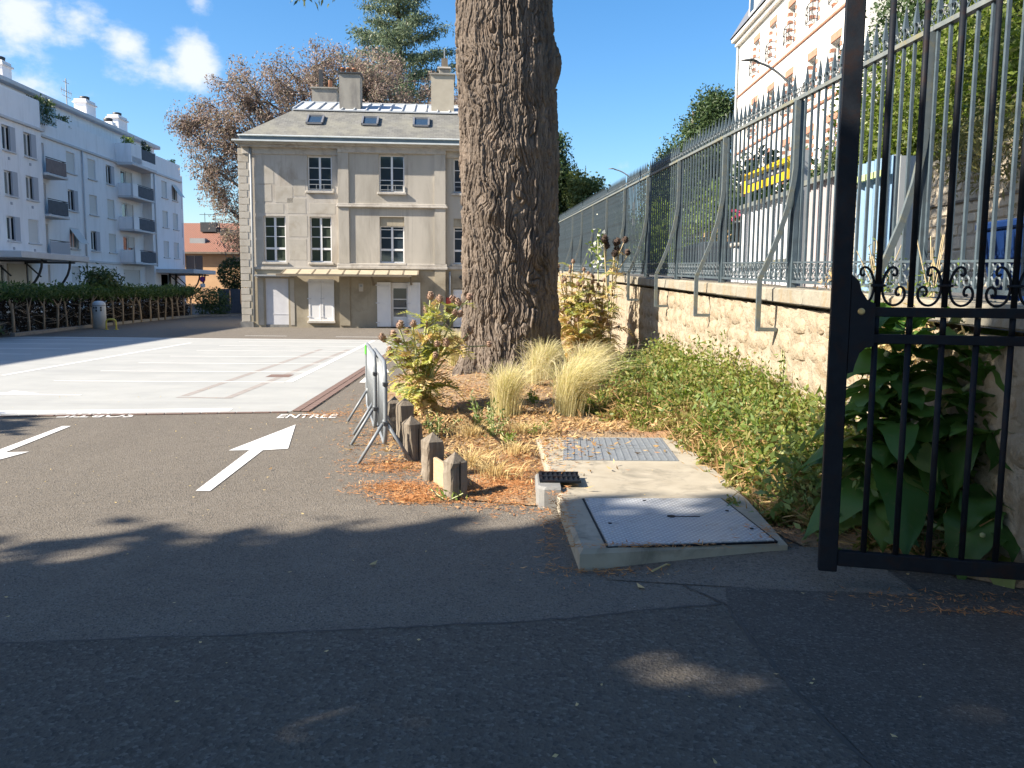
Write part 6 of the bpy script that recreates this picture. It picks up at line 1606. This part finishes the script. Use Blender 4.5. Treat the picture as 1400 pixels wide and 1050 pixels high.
# trailing ground cover between the slab and the wall
def ivy_edge(y): return float(np.interp(y, [4.9, 5.5, 6.2, 6.7, 8.0, 9.2, 10.1, 10.8, 12, 13.5, 16], [2.7, 2.15, 1.8, 1.72, 1.78, 1.72, 1.35, .95, 1.2, 1.5, 1.9]))
n = 105000
Y = 4.95 + (16.5 - 4.95) * rng.random(n) ** 1.25; t_ = rng.random(n)
e0 = np.array([ivy_edge(v) for v in Y]) + .12 * np.sin(Y * 9) + .1 * np.sin(Y * 23 + 1); wx = 3.16 - .043 * Y
X = e0 + (wx - e0) * t_
hh = .06 + .34 * np.clip((X - e0) / (wx - e0 + .01), 0, 1) ** 1.3 + .12 * np.sin(X * 7 + Y * 3.1) * np.sin(Y * 4.3 - X * 2) + .08 * np.sin(X * 17 + Y * 11) + .22 * (vnoise(X * 5 + 9, Y * 5, 91) - .45)
hh = np.clip(hh, .05, .8) * np.clip((17.5 - Y) / 4, .35, 1) * np.clip((Y - 4.6) / 1.2, .5, 1)
base = np.array([hbed(a, b) for a, b in zip(X, Y)])
q = rng.random(n) ** .55
keep = (vnoise(X * 3.1 + 20, Y * 3.1, 31) + .3 * (vnoise(X * 9 + 3, Y * 9, 37) - .5) + .22 * t_ > .4)
P = np.stack([X, Y, base * .7 + hh * q + .01], 1)[keep]
link('ground_cover', leaf_mesh('ground_cover', P, .044, M['ivy'], .62, flat=.35), None, kind='stuff')
# taller sprigs standing out of the carpet
PS = []
for k in range(150):
    y = 5.3 + 10 * random.random() ** 1.2; x = ivy_edge(y) + .15 + (WX(y) - .1 - ivy_edge(y)) * random.random(); hgt = random.uniform(.15, .42) * (1 if y < 13 else .7); b_ = hbed(x, y)
    m = int(46 * hgt / .4); f = rng.random(m)
    PS.append(np.stack([x + .05 * rng.normal(size=m) + .12 * random.gauss(0, 1) * f, y + .05 * rng.normal(size=m) + .12 * random.gauss(0, 1) * f, b_ + .15 + hgt * f], 1))
PS = np.concatenate(PS)
link('sprigs', leaf_mesh('sprigs', PS[::2], .07, M['weed'], .35, up=.3), None, kind='stuff')
link('sprigs', leaf_mesh('sprigs_pale', PS[1::2], .062, M['ivy'], .42, up=.2), None, kind='stuff')
P = P[rng.random(len(P)) < .3]; P[:, 2] *= .8
link('dead_stems', leaf_mesh('dead_stems', P, .17, M['dryleaf'], .06, flat=.3), None, kind='stuff')
k = 0
for x, y, h in ((2.6, 9.3, .3), (2.68, 8.0, .12), (2.52, 11.2, .26), (2.45, 12.4, .26), (2.75, 7.2, .1), (2.62, 10.2, .3), (2.7, 8.6, .12), (2.4, 13.4, .26)):
    P = np.clip(rng.normal(size=(900, 3)), -2, 2) * np.array([.12, .24, .12]) + np.array([x, y, hbed(x, y) + h]); P[:, 2] += .25 * np.exp(-((P[:, 1] - y) / .12) ** 2) * rng.random(900); P[:, 0] = np.minimum(P[:, 0], WX(y) - .03)
    greenery('climbing_shrub', ('green trailing shoots reaching up the stone wall below the second brace', 'leafy shoots against the wall near the gate stile', 'leafy mound against the wall below the third brace', 'low leafy mound beside the shaded wall strip', 'green shoots on the wall beside the gate stile', 'tallest leafy shoots against the wall between the second and third brace', 'short leafy shoots under the nearest brace', 'leafy shoots in the strip of wall shaded by the cedar')[k], P, .046, 'ivy', 'creeper', 'creeper shoots against the wall', aspect=.6); k += 1

# broad-leaved plant behind the gate, each leaf its own part
def bigleaf(L, W, droop, cup):
    mb = MB(); nx, ny = 15, 7; ph = random.random() * 6
    zc = lambda t: .14 * L * math.sin(t * 2.2) - droop * L * t * t
    for i in range(nx):
        t = i / (nx - 1); w = W * (1.0 - abs(2 * t ** .8 - 1) ** 2.3) * (1 + .05 * math.sin(t * 26 + ph)) + .004
        for j in range(ny):
            s = (j / (ny - 1) - .5) * 2
            vein = -.006 * abs(math.sin((t * 7 - abs(s) * 1.6) * PI)) + (.01 if abs(s) < .1 else 0)
            mb.v.append((L * t - .25 * W * abs(s) * (1 - t), s * w * .5, zc(t) + cup * abs(s) * w + .02 * math.sin(t * 15 + ph + s) * abs(s) + vein))
    for i in range(nx - 1):
        for j in range(ny - 1): a = i * ny + j; mb.f.append((a, a + ny, a + ny + 1, a + 1)); mb.mi.append(0)
    mb.tube([(-.12, 0, -.03), (0, 0, 0)], .006, 5); mb.tube([(L * t, 0, zc(t) + .004) for t in (0, .25, .5, .75, .95)], [.005, .004, .003, .003, .001], 4)
    return mb.mesh('leaf', M['bigleaf'], True)
bl_m = [bigleaf(.36, .22, .25, .12), bigleaf(.44, .27, .5, .1), bigleaf(.3, .19, .1, .15), bigleaf(.5, .29, .8, .08), bigleaf(.4, .26, .35, -.1), bigleaf(.34, .2, .6, .2)]
def broad(label, x, y, z0, n, hmin, hmax, rr, bias):
    t = thing('broad_leaf_plant', label, 'plant', (x, y, z0), 0, 'broad-leaved plants behind the gate')
    for k in range(4): MB().tube([(random.gauss(0, .05), random.gauss(0, .05), 0), (random.gauss(0, .08), random.gauss(0, .08), hmax * .5), (random.gauss(0, .16), random.gauss(0, .12), hmax * random.uniform(.75, .98))], .016, 6).build('stem', M['thistle_stem'], t, True)
    for k in range(n):
        f = (k + random.random()) / n; z = hmin + (hmax - hmin) * f; a = k * 2.4 + random.gauss(0, .4); r = random.uniform(.02, .16)
        link('leaf', random.choice(bl_m if f < .7 else bl_m[:3]), t, (r * math.cos(a) + bias[0] * (1 - f), r * math.sin(a) + bias[1] * (1 - f), z), (random.gauss(0, .25), random.uniform(-.6, .35) + (.35 if f < .3 else 0), a), random.uniform(.75, 1.15) * (1.1 - .35 * f) * rr)
broad('tall broad-leaved plant behind the lower bars of the gate', 2.56, 5.55, .1, 105, .12, 1.45, 1.0, (-.1, -.15))
broad('second broad-leaved plant further right behind the gate', 3.0, 5.35, .1, 90, .1, 1.3, 1.0, (0, -.2))
broad('low broad-leaved shoots on the ground under the gate', 2.95, 5.0, .03, 12, .03, .3, .5, (0, 0))
P = rng.normal(size=(1500, 3)) * np.array([.22, .3, .16]) + np.array([2.25, 5.9, .3]); P[:, 2] = np.maximum(P[:, 2], .03)
greenery('dark_weed_clump', 'shaded tangle of small leaves behind the gate stile', P, .06, 'weed', 'weed')
for (x, y, z, n, h, lab, mt) in ((FX(6.9) - .05, 6.9, zb(6.9) - .02, 160, .5, 'grey dry weed on the coping behind the gate scrolls', 'weed'), (FX(6.2), 6.2, zb(6.2) - .02, 150, .42, 'yellow green weed on the coping near the right fence post', 'green'), (FX(7.9), 7.9, zb(7.9) - .02, 60, .3, 'brown withered weed on the coping left of the gate', 'dryleaf')):
    P = rng.normal(size=(n, 3)) * np.array([.07, .14, h * .33]); P[:, 2] = np.abs(P[:, 2]) + .01
    t = thing('coping_weed', lab, 'weed', (x, y, z), 0, 'weeds growing on the coping')
    mb = MB()
    for k in range(9): mb.tube([(0, random.gauss(0, .05), 0), (random.gauss(0, .07), random.gauss(0, .12), h * random.uniform(.5, 1.1))], .004, 4)
    mb.build('stem', M['stem_dry'], t); link('leaves', leaf_mesh('coping_leaves', P, .045, M[mt], .3), t)
# dry shrubs hanging over the wall inside the gate
P = rng.normal(size=(1400, 3)) * np.array([.1, .35, .14]) + np.array([2.83, 6.35, 1.35]); P[:, 0] = np.minimum(P[:, 0], WX(6.3) - .02)
greenery('hanging_dry_shrub', 'pale dry twiggy shrub hanging on the wall behind the gate rails', P, .07, 'straw', 'shrub', aspect=.2)

# ================================================================== LITTER
def scatter(n, f):
    out = []
    for (x, y, rx, ry, k) in f:
        m = int(n * k); out.append(np.stack([x + rng.normal(size=m) * rx, y + rng.normal(size=m) * ry], 1))
    return np.concatenate(out)
Q = scatter(19000, [(-1.15, 8.0, .22, .22, .1), (-.95, 7.1, .2, .13, .09), (-.75, 6.72, .16, .09, .08), (-.15, 6.95, .25, .25, .17), (.02, 7.6, .15, .5, .14), (-.15, 8.6, .35, .6, .14), (-1.5, 9.6, .22, .5, .05), (-2.0, 11.4, .28, .35, .03), (-2.0, 13.5, .25, 1.2, .04), (-2.5, 11.3, .2, .15, .02), (.9, 9.6, .5, .25, .05), (.32, 5.9, .06, .5, .03), (.75, 4.98, .3, .05, .025), (1.9, 5.35, .2, .1, .015), (2.4, 4.55, .3, .06, .008), (2.5, 4.35, .25, .02, .008), (0, 11.5, 1, 1.2, .16), (-1.1, 13.2, .45, 1.6, .08)])
def zl(x, y):
    z = hbed(x, y) if x > bl(y) and y > 4.7 else .008
    if .3 < x < 1.85 and 5.0 < y < 9.0: z = .145
    return z + .004
P = np.stack([Q[:, 0], Q[:, 1], [zl(a, b) for a, b in Q]], 1); P[:, 2] += np.abs(rng.normal(size=len(P))) * .006
link('needle_litter', leaf_mesh('needle_litter', P, .05, M['needles'], .12, flat=.9), None, kind='stuff')
Q = scatter(9000, [(-.1, 9.5, .5, 1.0, .3), (.2, 12, .9, 1.3, .35), (-.9, 9.8, .3, .6, .15), (1.0, 9.8, .5, .3, .1), (-1.0, 13, .5, 1.5, .1)])
P = np.stack([Q[:, 0], Q[:, 1], [zl(a, b) + .008 for a, b in Q]], 1)
link('leaf_litter', leaf_mesh('leaf_litter', P, .075, M['dryleaf'], .3, flat=.6), None, kind='stuff')
Q = np.stack([rng.uniform(-7, 3, 420), rng.uniform(2.2, 14, 420)], 1)
P = np.stack([Q[:, 0], Q[:, 1], [zl(a, b) + .006 for a, b in Q]], 1)
link('pale_debris', leaf_mesh('pale_debris', P, .022, M['straw'], .5, flat=.85), None, kind='stuff')
for (x, y, rz, lab) in ((-1.32, 2.72, .4, 'curled pale leaf on the asphalt at the lower left'), (-.85, 5.05, 1.1, 'single pale leaf on the shaded asphalt left of the slab'), (.75, 4.68, 2.0, 'flat grey leaf on the asphalt before the slab')):
    MB().add([(-.04, 0, .012), (0, -.018, .004), (.045, 0, .016), (0, .018, .006)], [(0, 1, 2, 3)]).build('fallen_leaf', M['straw'], loc=(x, y, .006), rot=(0, 0, rz), label=lab, cat='leaf', group='single fallen leaves')
mb = MB(); mb.tube([(.85, 4.9, .03), (.95, 4.97, .05), (.98, 5.02, .03)], .006, 5); mb.build('twig', M['straw'], label='broken pale twig lying in the needles before the slab', cat='twig')
